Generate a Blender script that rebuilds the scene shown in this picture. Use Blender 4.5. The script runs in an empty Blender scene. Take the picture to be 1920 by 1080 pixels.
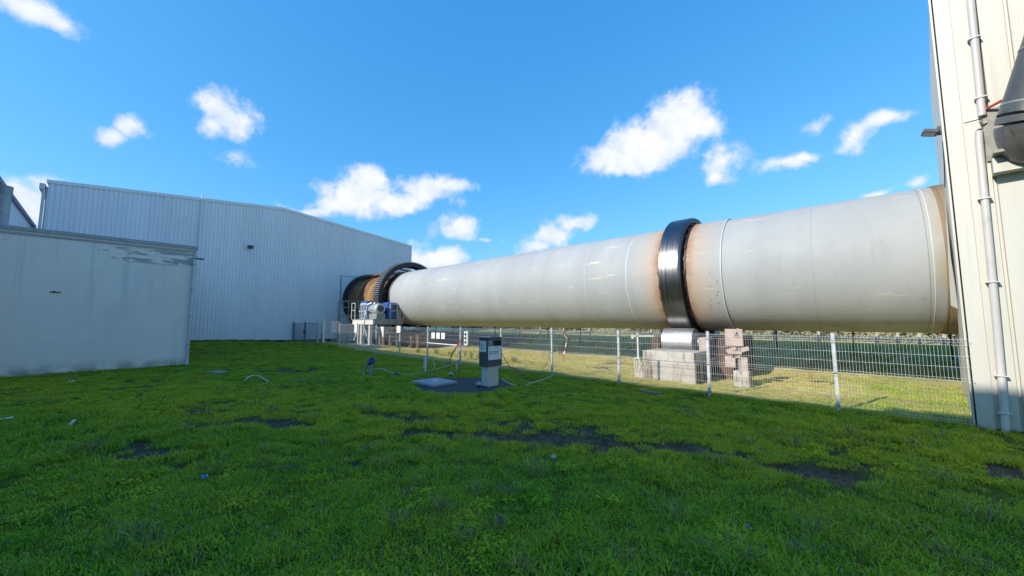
import bpy, bmesh, math, random
import numpy as np
from mathutils import Vector, Matrix
random.seed(7); rng = np.random.default_rng(11)
S = bpy.context.scene
C = S.collection
PI = math.pi
# ------------------------------------------------------------------ camera
CAMH = 1.92
FPX = 700.0                                   # focal length in photo pixels (1920 wide)
PIT = math.atan(62 / 700); TH = math.atan(760 / 700)
FW = (-math.cos(TH), math.sin(TH)); RT = (math.sin(TH), math.cos(TH))
cam = bpy.data.cameras.new('camera'); cam.sensor_width = 36; cam.lens = 36 * FPX / 1920
cam.clip_start = 0.05; cam.clip_end = 3000
co = bpy.data.objects.new('camera', cam); C.objects.link(co); S.camera = co
co.location = (0, 0, CAMH)
dirv = Vector((FW[0] * math.cos(PIT), FW[1] * math.cos(PIT), math.sin(PIT)))
co.rotation_euler = dirv.to_track_quat('-Z', 'Y').to_euler()
def ray(x, y):
    a = (x - 960) / FPX; b = -(y - 540) / FPX
    z = math.sin(PIT) + b * math.cos(PIT); f = math.cos(PIT) - b * math.sin(PIT)
    return Vector((a * RT[0] + f * FW[0], a * RT[1] + f * FW[1], z))
def gp(x, y, z=0.0):                          # pixel -> point on the ground
    d = ray(x, y); s = (z - CAMH) / d.z
    return Vector((d.x * s, d.y * s, z))
# ------------------------------------------------------------------ world and sun
SUN_EL = math.radians(29.85)
SUN_AZ = math.atan2(-math.cos(math.radians(17)), -math.sin(math.radians(17)))           # math angle of the direction TO the sun
w = bpy.data.worlds.new('World'); S.world = w; w.use_nodes = True
w.cycles.sampling_method = 'MANUAL'; w.cycles.sample_map_resolution = 256
nt = w.node_tree; nt.nodes.clear(); N = nt.nodes; L = nt.links
out = N.new('ShaderNodeOutputWorld'); bg = N.new('ShaderNodeBackground'); L.new(bg.outputs[0], out.inputs[0])
sky = N.new('ShaderNodeTexSky'); sky.sky_type = 'NISHITA'; sky.sun_disc = False
sky.sun_elevation = SUN_EL; sky.sun_rotation = PI / 2 - SUN_AZ
sky.altitude = 50; sky.air_density = 1.0; sky.dust_density = 0.3; sky.ozone_density = 2.2
bg.inputs[1].default_value = 0.15
# camera-like response of the clear sky, channel by channel, over the whole dome
sc_ = N.new('ShaderNodeSeparateColor'); L.new(sky.outputs[0], sc_.inputs[0]); cc_ = N.new('ShaderNodeCombineColor')
for i_, (k_, e_) in enumerate(((.22, 1.1), (.72, .62), (1.40, .43))):
    p_ = N.new('ShaderNodeMath'); p_.operation = 'POWER'; L.new(sc_.outputs[i_], p_.inputs[0]); p_.inputs[1].default_value = e_
    q_ = N.new('ShaderNodeMath'); q_.operation = 'MULTIPLY'; L.new(p_.outputs[0], q_.inputs[0]); q_.inputs[1].default_value = k_; L.new(q_.outputs[0], cc_.inputs[i_])
tc = N.new('ShaderNodeTexCoord')
sep = N.new('ShaderNodeSeparateXYZ'); L.new(tc.outputs['Generated'], sep.inputs[0])
def wmath(op, a, b=None, c=None, clamp=False):
    n = N.new('ShaderNodeMath'); n.operation = op; n.use_clamp = clamp
    for i, v in enumerate((a, b, c)):
        if v is None: continue
        if isinstance(v, (int, float)): n.inputs[i].default_value = v
        else: L.new(v, n.inputs[i])
    return n.outputs[0]
# azimuth measured from -X towards +Y so that there is no jump in view
az = wmath('ARCTAN2', sep.outputs[1], wmath('MULTIPLY', sep.outputs[0], -1.0))
el = wmath('ARCSINE', sep.outputs[2])
cmb = N.new('ShaderNodeCombineXYZ'); L.new(az, cmb.inputs[0]); L.new(el, cmb.inputs[1])
def azel(x, y):
    d = ray(x, y).normalized(); return math.atan2(d.y, -d.x), math.asin(d.z)
# domain warp
wn = N.new('ShaderNodeTexNoise'); wn.inputs['Scale'].default_value = 9; wn.inputs['Detail'].default_value = 4
L.new(tc.outputs['Generated'], wn.inputs['Vector'])
wsub = N.new('ShaderNodeVectorMath'); wsub.operation = 'SUBTRACT'; L.new(wn.outputs['Color'], wsub.inputs[0]); wsub.inputs[1].default_value = (.5, .5, .5)
wmul = N.new('ShaderNodeVectorMath'); wmul.operation = 'MULTIPLY_ADD'; L.new(wsub.outputs[0], wmul.inputs[0]); wmul.inputs[1].default_value = (.085, .06, 0)
L.new(cmb.outputs[0], wmul.inputs[2])
CL = [(55, 8, 100, 34, 1), (120, 42, 48, 24, .8), (225, 265, 30, 17, .8), (257, 238, 24, 25, .8), (432, 218, 52, 38, 1), (400, 240, 34, 20, .9), (452, 300, 32, 15, .5),
      (672, 372, 70, 34, 1.1), (692, 342, 36, 26, 1.1), (612, 386, 42, 14, .8), (742, 382, 50, 22, 1), (800, 356, 50, 30, .85), (858, 352, 36, 13, .7),
      (862, 428, 38, 20, .8), (914, 448, 20, 6, .5), (998, 462, 32, 15, .95), (1036, 438, 42, 25, .95), (1074, 416, 30, 15, .9),
      (1215, 268, 72, 46, 1.25), (1278, 220, 62, 46, 1.25), (1150, 304, 66, 27, 1.15), (1325, 228, 36, 32, .9), (1352, 308, 36, 34, .75), (1345, 335, 26, 14, .7),
      (1455, 314, 48, 16, .7), (1505, 296, 28, 10, .6), (1600, 256, 34, 20, .7), (1652, 230, 55, 14, .7), (1525, 237, 30, 13, .5), (1648, 356, 36, 10, .9), (1722, 338, 18, 11, .6),
      (812, 486, 46, 26, 1.1), (60, 372, 66, 36, 1.2), (115, 348, 52, 24, 1.1), (20, 392, 50, 40, 1.0), (22, 352, 16, 7, .7), (575, 396, 45, 9, .6)]
ell = []
for (x, y, rx, ry, wt) in CL:
    a0, e0 = azel(x, y); a1, _ = azel(x + rx, y); _, e1 = azel(x, y - ry)
    ell.append((a0, e0, abs(a1 - a0) * 1.35, abs(e1 - e0) * 1.35, wt))
for k in range(22):                             # the same kind of cloud goes on round the rest of the sky
    a0 = random.uniform(-PI, PI); e0 = random.uniform(.14, 1.0)
    if -.25 < a0 < 2.0: continue
    for j in range(2): ell.append((a0 + random.uniform(-.06, .06), e0 + random.uniform(-.03, .03), random.uniform(.07, .15), random.uniform(.04, .07), 1.0))
acc = None
for (a0, e0, ra, re, wt) in ell:
    m = N.new('ShaderNodeVectorMath'); m.operation = 'MULTIPLY_ADD'; L.new(wmul.outputs[0], m.inputs[0])
    m.inputs[1].default_value = (1 / ra, 1 / re, 0); m.inputs[2].default_value = (-a0 / ra, -e0 / re, 0)
    ln = N.new('ShaderNodeVectorMath'); ln.operation = 'LENGTH'; L.new(m.outputs[0], ln.inputs[0])
    d = wmath('MULTIPLY_ADD', ln.outputs['Value'], -wt, wt)
    if acc is None: acc = d
    else:
        acc = wmath('SMOOTH_MAX', acc, d, .18)
cn = N.new('ShaderNodeTexNoise'); cn.inputs['Scale'].default_value = 17; cn.inputs['Detail'].default_value = 8; cn.inputs['Roughness'].default_value = .64
L.new(tc.outputs['Generated'], cn.inputs['Vector'])
dens = wmath('ADD', acc, wmath('MULTIPLY_ADD', cn.outputs['Fac'], 1.8, -.98))
mr = N.new('ShaderNodeMapRange'); mr.interpolation_type = 'SMOOTHSTEP'; L.new(dens, mr.inputs[0]); mr.inputs[1].default_value = -.14; mr.inputs[2].default_value = .56
mr.inputs[4].default_value = .97
cn2 = N.new('ShaderNodeTexNoise'); cn2.inputs['Scale'].default_value = 26; cn2.inputs['Detail'].default_value = 5
L.new(tc.outputs['Generated'], cn2.inputs['Vector'])
cr = N.new('ShaderNodeMix'); cr.data_type = 'RGBA'; L.new(wmath('MULTIPLY_ADD', cn2.outputs['Fac'], 1.6, wmath('MULTIPLY_ADD', dens, .5, -.62), True), cr.inputs[0])
CLOUD = 2.75
cr.inputs[6].default_value = (CLOUD * .66, CLOUD * .75, CLOUD * .98, 1); cr.inputs[7].default_value = (CLOUD * 1.0, CLOUD * 1.0, CLOUD * 1.05, 1)
mixc = N.new('ShaderNodeMix'); mixc.data_type = 'RGBA'; L.new(mr.outputs[0], mixc.inputs[0]); L.new(cc_.outputs[0], mixc.inputs[6]); L.new(cr.outputs[2], mixc.inputs[7])
L.new(mixc.outputs[2], bg.inputs[0])
sun = bpy.data.lights.new('sun', 'SUN'); sun.energy = 2.0; sun.angle = math.radians(.55); sun.color = (1, .94, .84)
so = bpy.data.objects.new('sun', sun); C.objects.link(so)
SDIR = Vector((math.cos(SUN_AZ) * math.cos(SUN_EL), math.sin(SUN_AZ) * math.cos(SUN_EL), math.sin(SUN_EL)))
so.rotation_euler = (-SDIR).to_track_quat('-Z', 'Y').to_euler(); so.location = (-30, -40, 40)
S.view_settings.view_transform = 'Standard'; S.view_settings.look = 'None'; S.view_settings.gamma = 1; S.view_settings.use_curve_mapping = False
S.view_settings.exposure = 1.42
S.render.engine = 'CYCLES'
S.cycles.max_bounces = 6; S.cycles.diffuse_bounces = 3; S.cycles.glossy_bounces = 3; S.cycles.transparent_max_bounces = 8
S.cycles.use_denoising = True
# ------------------------------------------------------------------ helpers
MATS = {}
class MG:                                       # small node-graph helper
    def __init__(s, name):
        s.m = bpy.data.materials.new(name); s.m.use_nodes = True
        s.t = s.m.node_tree; s.b = s.t.nodes['Principled BSDF']; MATS[name] = s.m
        s.geo = s.t.nodes.new('ShaderNodeNewGeometry'); s.pos = s.geo.outputs['Position']
    def n(s, k): return s.t.nodes.new(k)
    def set(s, sock, v):
        if isinstance(v, (int, float)): sock.default_value = v
        elif isinstance(v, tuple): sock.default_value = v if len(v) == len(sock.default_value) else v + (1,)
        else: s.t.links.new(v, sock)
    def math(s, op, a, b=0.0, c=0.0, clamp=False):
        n = s.n('ShaderNodeMath'); n.operation = op; n.use_clamp = clamp
        for i, v in enumerate((a, b, c)): s.set(n.inputs[i], v)
        return n.outputs[0]
    def noise(s, scale, detail=4, rough=.55, stretch=None, vec=None, dist=0):
        v = vec or s.pos
        if stretch:
            q = s.n('ShaderNodeVectorMath'); q.operation = 'MULTIPLY'; s.set(q.inputs[0], v); q.inputs[1].default_value = stretch; v = q.outputs[0]
        n = s.n('ShaderNodeTexNoise'); s.set(n.inputs['Vector'], v); n.inputs['Scale'].default_value = scale
        n.inputs['Detail'].default_value = detail; n.inputs['Roughness'].default_value = rough; n.inputs['Distortion'].default_value = dist
        return n.outputs['Fac']
    def ramp(s, v, a, b, lo=0., hi=1.):
        n = s.n('ShaderNodeMapRange'); n.interpolation_type = 'SMOOTHSTEP'; s.set(n.inputs[0], v)
        n.inputs[1].default_value = a; n.inputs[2].default_value = b; n.inputs[3].default_value = lo; n.inputs[4].default_value = hi
        return n.outputs[0]
    def mix(s, f, a, b):
        n = s.n('ShaderNodeMix'); n.data_type = 'RGBA'; s.set(n.inputs[0], f); s.set(n.inputs[6], a); s.set(n.inputs[7], b); return n.outputs[2]
    def xyz(s):
        n = s.n('ShaderNodeSeparateXYZ'); s.set(n.inputs[0], s.pos); return n.outputs
    def bump(s, h, strength=.3, dist=.01):
        n = s.n('ShaderNodeBump'); n.inputs['Strength'].default_value = strength; n.inputs['Distance'].default_value = dist
        s.set(n.inputs['Height'], h); s.set(s.b.inputs['Normal'], n.outputs[0])
    def col(s, v): s.set(s.b.inputs['Base Color'], v)
    def rough(s, v): s.set(s.b.inputs['Roughness'], v)
    def metal(s, v): s.set(s.b.inputs['Metallic'], v)
def simple(name, c, rough=.6, metal=0, var=.18, scale=3, dirt=None, bump=0, stretch=None):
    g = MG(name); c = tuple(c)
    f = g.noise(scale, 5, .6, stretch)
    lo = tuple(x * (1 - var) for x in c); hi = tuple(min(1, x * (1 + var)) for x in c)
    cc = g.mix(g.ramp(f, .3, .7), lo, hi)
    if dirt:
        cc = g.mix(g.ramp(g.noise(scale * 2.3, 6, .65), .52, .75, 0, .75), cc, tuple(dirt))
    g.col(cc); g.rough(g.ramp(f, .2, .8, max(.05, rough - .1), min(1, rough + .1))); g.metal(metal)
    if bump: g.bump(g.noise(scale * 8, 4), bump, .01)
    return g.m
class MB:
    def __init__(s): s.v = []; s.f = []; s.sm = []
    def add(s, vs, fs, smooth=False):
        o = len(s.v); s.v += [tuple(v) for v in vs]; s.f += [tuple(i + o for i in f) for f in fs]; s.sm += [smooth] * len(fs); return s
    def box(s, c, size, rz=0, R=None):
        hx, hy, hz = size[0] / 2, size[1] / 2, size[2] / 2
        M = R if R is not None else Matrix.Rotation(rz, 3, 'Z'); c = Vector(c)
        vs = [c + M @ Vector((x * hx, y * hy, z * hz)) for x in (-1, 1) for y in (-1, 1) for z in (-1, 1)]
        return s.add(vs, [(0, 1, 3, 2), (4, 6, 7, 5), (0, 4, 5, 1), (2, 3, 7, 6), (0, 2, 6, 4), (1, 5, 7, 3)])
    def bx(s, x0, x1, y0, y1, z0, z1): return s.box(((x0 + x1) / 2, (y0 + y1) / 2, (z0 + z1) / 2), (abs(x1 - x0), abs(y1 - y0), abs(z1 - z0)))
    def bar(s, p, q, wdt, h=None):               # square bar from p to q
        p, q = Vector(p), Vector(q); d = (q - p); ln = d.length; z = d.normalized()
        R = z.to_track_quat('Z', 'Y').to_matrix()
        return s.box((p + q) / 2, (wdt, h or wdt, ln), R=R)
    def cyl(s, p, q, r, n=12, r2=None, caps=True, smooth=True):
        p, q = Vector(p), Vector(q); R = (q - p).to_track_quat('Z', 'Y').to_matrix(); r2 = r if r2 is None else r2
        vs = []
        for k, (c, rr) in enumerate(((p, r), (q, r2))):
            vs += [c + R @ Vector((rr * math.cos(2 * PI * i / n), rr * math.sin(2 * PI * i / n), 0)) for i in range(n)]
        s.add(vs, [(i, (i + 1) % n, n + (i + 1) % n, n + i) for i in range(n)], smooth)
        if caps: s.add(vs, [tuple(range(n - 1, -1, -1)), tuple(range(n, 2 * n))])
        return s
    def tube(s, pts, r, n=6, caps=True):
        pts = [Vector(p) for p in pts]; vs = []
        for i, p in enumerate(pts):
            a = pts[max(0, i - 1)]; b = pts[min(len(pts) - 1, i + 1)]; t = (b - a).normalized()
            up = Vector((0, 0, 1)) if abs(t.z) < .95 else Vector((1, 0, 0)); x = t.cross(up).normalized(); y = x.cross(t)
            vs += [p + r * (math.cos(2 * PI * k / n) * x + math.sin(2 * PI * k / n) * y) for k in range(n)]
        fs = [(i * n + k, i * n + (k + 1) % n, (i + 1) * n + (k + 1) % n, (i + 1) * n + k) for i in range(len(pts) - 1) for k in range(n)]
        s.add(vs, fs, True)
        if caps: s.add(vs[:n], [tuple(range(n))]); s.add(vs[-n:], [tuple(range(n - 1, -1, -1))])
        return s
    def lathe(s, prof, cy, cz, n=96, closed=False, smooth=True):   # profile (x, r) round an axis along X
        vs = []
        for (x, r) in prof:
            vs += [(x, cy + r * math.sin(2 * PI * k / n), cz + r * math.cos(2 * PI * k / n)) for k in range(n)]
        m = len(prof); rows = range(m if closed else m - 1)
        fs = [(i * n + k, i * n + (k + 1) % n, ((i + 1) % m) * n + (k + 1) % n, ((i + 1) % m) * n + k) for i in rows for k in range(n)]
        return s.add(vs, fs, smooth)
    def build(s, name, mat, parent=None, bevel=0, sharp=True, **props):
        me = bpy.data.meshes.new(name)
        off = Vector(parent_world(parent)) if parent else Vector((0, 0, 0))
        me.from_pydata([Vector(v) - off for v in s.v], [], s.f)
        me.polygons.foreach_set('use_smooth', s.sm); me.update()
        bm = bmesh.new(); bm.from_mesh(me); bmesh.ops.remove_doubles(bm, verts=bm.verts, dist=1e-5); bmesh.ops.recalc_face_normals(bm, faces=bm.faces); bm.to_mesh(me); bm.free()
        if any(s.sm) and sharp:
            try: me.set_sharp_from_angle(angle=math.radians(38))
            except Exception: pass
        me.materials.append(MATS[mat] if isinstance(mat, str) else mat)
        o = bpy.data.objects.new(name, me); C.objects.link(o)
        if parent: o.parent = parent
        if bevel:
            b = o.modifiers.new('bevel', 'BEVEL'); b.width = bevel; b.segments = 2; b.limit_method = 'ANGLE'; b.angle_limit = math.radians(40)
        for k, v in props.items(): o[k] = v
        return o
def spline(pts, n=8):
    pts = [Vector(p) for p in pts]; P = [pts[0]] + pts + [pts[-1]]; r = []
    for i in range(1, len(P) - 2):
        for k in range(n):
            t = k / n; a, b, c_, d = P[i - 1], P[i], P[i + 1], P[i + 2]
            r.append(.5 * ((2 * b) + (c_ - a) * t + (2 * a - 5 * b + 4 * c_ - d) * t * t + (3 * b - a - 3 * c_ + d) * t ** 3))
    return r + [pts[-1]]
def parent_world(o):
    p = Vector(o.location)
    while o.parent: o = o.parent; p += Vector(o.location)
    return p
def thing(name, label, cat, loc=(0, 0, 0), group=None):
    o = bpy.data.objects.new(name, None); C.objects.link(o); o.location = loc; o.empty_display_size = .2
    o['label'] = label; o['category'] = cat
    if group: o['group'] = group
    return o
def tag(o, label, cat, group=None):
    o['label'] = label; o['category'] = cat
    if group: o['group'] = group
    return o
def smooth(a, b, t):
    t = np.clip((t - a) / (b - a), 0, 1); return t * t * (3 - 2 * t)
def vnoise(x, y, seed=0):                        # cheap smooth value noise for numpy arrays
    x = np.asarray(x, float); y = np.asarray(y, float)
    xi = np.floor(x).astype(np.int64); yi = np.floor(y).astype(np.int64); fx = x - xi; fy = y - yi
    def h(a, b):
        n = (a * 374761393 + b * 668265263 + seed * 1442695041) & 0x7fffffff
        n = ((n ^ (n >> 13)) * 1274126177) & 0x7fffffff
        return ((n ^ (n >> 16)) & 0xffff) / 65535.0
    u = fx * fx * (3 - 2 * fx); v = fy * fy * (3 - 2 * fy)
    return (h(xi, yi) * (1 - u) + h(xi + 1, yi) * u) * (1 - v) + (h(xi, yi + 1) * (1 - u) + h(xi + 1, yi + 1) * u) * v
def fbm(x, y, sc, seed=0, o=4):
    r = 0; a = .5; x = np.asarray(x, float) * sc; y = np.asarray(y, float) * sc
    for i in range(o): r = r + a * vnoise(x, y, seed + i * 17); x = x * 2.03 + 5.1; y = y * 2.03 + 1.7; a *= .5
    return r / (1 - .5 ** o)
# ------------------------------------------------------------------ terrain
def terrain(x, y):
    x = np.asarray(x, float); y = np.asarray(y, float)
    z = smooth(-19, -32, x) * (.56 - .2 * smooth(4, 10, y))                       # the lawn climbs to the hall
    z = z * (1 - .6 * smooth(11, 14, y))
    z = z + smooth(16.8, 21.5, y) * .82 + smooth(21, 40, y) * .5                  # bank behind the kiln
    near = 1 - smooth(14, 60, np.hypot(x, y))
    return z + near * ((fbm(x, y, .35, 3) - .5) * .10 + (fbm(x, y, 1.6, 9, 3) - .5) * .06)
def tz(x, y): return float(terrain(np.array([x]), np.array([y]))[0])
MUD = []                                         # trodden and rutted bare earth: x, y, along, across, angle, strength
def mudpx(p, q, wd, st):
    a, b = gp(*p), gp(*q); m = (a + b) / 2; d = b - a
    MUD.append((m.x, m.y, d.length / 2 + .25, wd * 1.55, math.atan2(d.y, d.x), st))
for p, q, wd, st in [((285, 768), (420, 790), .42, .8), ((400, 787), (560, 797), .28, 1), ((520, 795), (660, 804), .2, 1), ((640, 803), (820, 811), .26, .95), ((760, 808), (980, 818), .34, .85),
                     ((930, 816), (1160, 834), .38, .8), ((1130, 831), (1300, 842), .26, 1), ((1290, 841), (1445, 851), .16, .95), ((1468, 870), (1612, 896), .24, 1.15), ((1540, 838), (1590, 845), .16, .9),
                     ((1570, 821), (1640, 828), .16, .95), ((1590, 868), (1640, 872), .1, .8), ((1180, 797), (1340, 803), .14, .8), ((640, 775), (900, 785), .26, .55), ((900, 800), (1200, 815), .4, .45),
                     ((250, 880), (360, 868), .14, .75), ((300, 850), (420, 838), .12, .7), ((70, 815), (120, 822), .16, .9), ((380, 755), (450, 750), .3, .6), ((540, 762), (640, 768), .2, .6),
                     ((470, 697), (600, 695), .6, .8), ((1690, 908), (1760, 920), .2, .6), ((1870, 870), (1918, 905), .22, .9), ((180, 830), (360, 860), .3, .4), ((560, 850), (640, 900), .3, .35), ((600, 690), (520, 692), .4, .6),
                     ((1195, 668), (1120, 690), .5, .55), ((1500, 722), (1560, 718), .35, .5)]:
    mudpx(p, q, wd, st)
def mud(x, y):
    r = np.zeros_like(np.asarray(x, float))
    for (mx, my, la, wd, an, st) in MUD:
        dx = x - mx; dy = y - my; u = (dx * math.cos(an) + dy * math.sin(an)) / la; v = (-dx * math.sin(an) + dy * math.cos(an)) / wd
        r = np.maximum(r, st * np.clip(1.25 - np.sqrt(u ** 4 + v ** 2), 0, 1))
    al = x * .866 + y * .5; ac = -x * .5 + y * .866
    n = .6 * fbm(al * .35, ac * 1.6, 2.0, 21, 4) + .4 * fbm(x, y, 4.5, 33, 3)
    return np.clip(smooth(.27, .46, r * .66 + (n - .5) * 1.9) , 0, 1) * (r > 0)
def gravel(x, y): return smooth(-16, -18, x) * smooth(17.2, 18.0, y) * (1 - smooth(21.3, 22.0, y))
PADC = (gp(867, 723, 0).x, gp(867, 723, 0).y)
def axis(lo, hi, fine, far0, far1):
    a = list(np.arange(lo, hi + 1e-6, fine)); st = fine
    p = lo
    while p > far0: st *= 1.35; p -= st; a.insert(0, p)
    p = hi; st = fine
    while p < far1: st *= 1.35; p += st; a.append(p)
    return np.array(a)
ax = axis(-24, 5, .11, -900, 700); ay = axis(-2, 15, .11, -500, 1500)
gx, gy = np.meshgrid(ax, ay); zz = terrain(gx, gy); mm = mud(gx, gy)
zz = zz - .045 * mm + mm * (fbm(gx, gy, 5, 41, 3) - .5) * .05
nx, ny = len(ax), len(ay)
vv = np.stack([gx.ravel(), gy.ravel(), zz.ravel()], 1)
ii = np.arange(nx * ny).reshape(ny, nx)
ff = np.stack([ii[:-1, :-1].ravel(), ii[:-1, 1:].ravel(), ii[1:, 1:].ravel(), ii[1:, :-1].ravel()], 1)
me = bpy.data.meshes.new('lawn'); me.vertices.add(len(vv)); me.vertices.foreach_set('co', vv.ravel())
me.loops.add(ff.size); me.loops.foreach_set('vertex_index', ff.ravel()); me.polygons.add(len(ff))
me.polygons.foreach_set('loop_start', np.arange(0, ff.size, 4)); me.polygons.foreach_set('loop_total', np.full(len(ff), 4)); me.update(calc_edges=True)
me.polygons.foreach_set('use_smooth', [True] * len(ff))
at1 = me.attributes.new('mud', 'FLOAT', 'POINT'); at1.data.foreach_set('value', mm.ravel())
at2 = me.attributes.new('gravel', 'FLOAT', 'POINT'); at2.data.foreach_set('value', gravel(gx, gy).ravel())
g = MG('lawn_ground')
n1 = g.noise(.7, 6, .65); n2 = g.noise(9, 6, .7); n3 = g.noise(45, 4, .6)
c = g.mix(g.ramp(n1, .3, .7), (.07, .15, .010), (.15, .19, .014)); c = g.mix(g.ramp(n2, .45, .75, 0, .6), c, (.03, .035, .012)); n4 = g.noise(90, 3, .7); c = g.mix(g.ramp(n4, .45, .65, 0, .75), c, (.20, .25, .03)); c = g.mix(g.ramp(n3, .55, .40, 0, .6), c, (.035, .05, .012))
am = g.n('ShaderNodeAttribute'); am.attribute_name = 'mud'; ag = g.n('ShaderNodeAttribute'); ag.attribute_name = 'gravel'
soil = g.mix(g.ramp(n2, .3, .7), (.06, .047, .030), (.17, .135, .085)); soil = g.mix(g.ramp(n3, .58, .66, 0, .7), soil, (.30, .27, .22))
yy_ = g.xyz()[1]; c = g.mix(g.math('MULTIPLY', g.ramp(yy_, 10.7, 11.5), g.ramp(n1, .25, .6, .5, 1)), c, (.66, .54, .22)); c = g.mix(am.outputs['Fac'], c, soil); c = g.mix(ag.outputs['Fac'], c, g.mix(n3, (.06, .06, .06), (.12, .12, .115)))  # dry straw ground past the fence, lightened to look sunlit
g.col(c); g.rough(.95); g.b.inputs['Specular IOR Level'].default_value = .15; g.bump(g.math('ADD', n2, n3), 1.0, .05)
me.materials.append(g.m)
lawn = bpy.data.objects.new('lawn', me); C.objects.link(lawn); lawn['kind'] = 'structure'
# ------------------------------------------------------------------ materials
g = MG('hall_cladding'); f = g.noise(.5, 5, .6, (1, 1, .25)); c = g.mix(g.ramp(f, .3, .7), (.83, .77, .76), (.88, .82, .81)); c = g.mix(g.ramp(g.noise(5, 5, .6, (1, 1, .08)), .55, .8, 0, .35), c, (.52, .53, .52)); oi = g.n('ShaderNodeObjectInfo'); c = g.mix(g.ramp(oi.outputs['Random'], 0, 1, 0, .14), c, (.55, .56, .58)); g.col(c); g.rough(.42); g.b.inputs['Specular IOR Level'].default_value = .4
g = MG('cream_cladding'); f = g.noise(.8, 5, .6, (1, 1, .3)); c = g.mix(g.ramp(f, .3, .7), (.52, .50, .43), (.58, .56, .49)); c = g.mix(g.ramp(g.noise(14, 4, .6, (1, 1, .2)), .66, .8, 0, .4), c, (.40, .36, .28))
z_ = g.xyz()[2]; c = g.mix(g.math('MULTIPLY', g.ramp(z_, .7, 0, 0, .55), g.noise(6, 4)), c, (.25, .27, .2)); oi = g.n('ShaderNodeObjectInfo'); c = g.mix(g.ramp(oi.outputs['Random'], 0, 1, 0, .2), c, (.40, .37, .30)); c = g.mix(g.ramp(g.noise(2.2, 6, .65, (3, 3, .12)), .52, .75, 0, .45), c, (.40, .36, .28)); g.col(c); g.rough(.5)
g = MG('render_wall'); p = g.xyz(); f = g.noise(.6, 6, .6); c = g.mix(g.ramp(f, .3, .7), (.86, .72, .64), (.92, .78, .70))
band = g.math('MULTIPLY', g.ramp(p[2], 4.15, 4.3), g.ramp(p[2], 4.9, 4.75)); pk = g.noise(1.6, 6, .6, (1, 1, 4.5))
along = g.ramp(p[1], -1.6, 1.6, .38, .60)
peel = g.math('MULTIPLY', band, g.ramp(g.math('ADD', pk, along), 1.085, 1.10)); c = g.mix(peel, c, (.40, .385, .37))
c = g.mix(g.math('MULTIPLY', g.ramp(p[2], .55, .05, 0, .8), g.ramp(g.noise(2.2, 6), .35, .65)), c, (.16, .18, .12)); c = g.mix(g.ramp(g.noise(1.1, 6, .6, (1, 1, .3)), .5, .8, 0, .35), c, (.55, .56, .57))
c = g.mix(g.math('MULTIPLY', g.ramp(g.noise(3.5, 6, .65, (1, 1, .06)), .5, .72, 0, .5), g.ramp(p[2], 1.0, 4.9, .15, 1)), c, (.42, .42, .41)); c = g.mix(g.ramp(g.noise(16, 3), .70, .74, 0, .35), c, (.3, .3, .3))
g.col(c); g.rough(.85); g.bump(g.math('ADD', g.noise(30, 4), g.math('MULTIPLY', peel, -2.0)), .25, .012)
g = MG('kiln_paint'); p = g.xyz(); f = g.noise(.45, 5, .6); c = g.mix(g.ramp(f, .3, .7), (.355, .367, .368), (.405, .415, .412))
c = g.mix(g.ramp(g.noise(1.0, 6, .6, (.6, 1.2, 1.2)), .58, .78, 0, .5), c, (.38, .37, .32))
c = g.mix(g.ramp(g.noise(1.3, 6, .65, (.45, 3.2, 3.2)), .61, .66, 0, .8), c, (.58, .54, .42)); c = g.mix(g.ramp(g.noise(.55, 2, .5, (1, 0, 0)), .42, .58, 0, .28), c, (.30, .31, .32)); c = g.mix(g.ramp(g.noise(2.6, 6, .7, (1.6, .25, .25)), .54, .74, 0, .4), c, (.30, .285, .25))           # flaked scratches
tx = g.math('ABSOLUTE', g.math('ADD', p[0], 4.88)); rustf = g.math('MULTIPLY', g.ramp(tx, 1.75, .42), g.ramp(g.noise(1.4, 6, .6, (1, .5, .5)), .22, .72, .35, 1))
c = g.mix(g.math('MULTIPLY', rustf, .75), c, (.50, .33, .19))
edge = g.math('MULTIPLY', g.ramp(tx, .85, .42), g.ramp(g.noise(3, 6, .6), .35, .6, .35, 1)); c = g.mix(edge, c, (.33, .16, .08))
c = g.mix(g.math('MULTIPLY', g.ramp(p[0], 1.35, 1.75), g.ramp(g.noise(2, 6, .6, (1, .4, .4)), .3, .6)), c, (.36, .31, .22))
sp = g.noise(9, 3, .5); c = g.mix(g.ramp(sp, .735, .755, 0, .8), c, (.12, .09, .06))
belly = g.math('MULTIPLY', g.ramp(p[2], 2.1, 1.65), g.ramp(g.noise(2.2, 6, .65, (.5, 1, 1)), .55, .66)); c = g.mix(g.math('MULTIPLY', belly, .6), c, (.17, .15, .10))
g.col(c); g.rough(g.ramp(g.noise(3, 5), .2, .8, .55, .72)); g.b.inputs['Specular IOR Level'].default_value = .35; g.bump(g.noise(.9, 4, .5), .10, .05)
g = MG('weld_bead'); g.col((.60, .61, .59)); g.rough(.5)
g = MG('weld_dark'); g.col((.26, .255, .24)); g.rough(.6)
g = MG('worn_steel'); p = g.xyz(); f = g.noise(1.6, 6, .6, (26, .35, .35)); g.col(g.mix(g.ramp(f, .3, .7), (.15, .147, .15), (.22, .217, .22))); g.metal(1.0); g.rough(g.ramp(f, .25, .75, .27, .36))
g = MG('roller_steel'); f = g.noise(1.6, 6, .6, (26, .35, .35)); g.col(g.mix(g.ramp(f, .3, .7), (.42, .42, .43), (.55, .55, .56))); g.metal(.85); g.rough(g.ramp(f, .25, .75, .42, .55))
g = MG('oily_black'); f = g.noise(3, 6); g.col(g.mix(f, (.012, .010, .010), (.04, .028, .022))); g.rough(.5)
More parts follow.
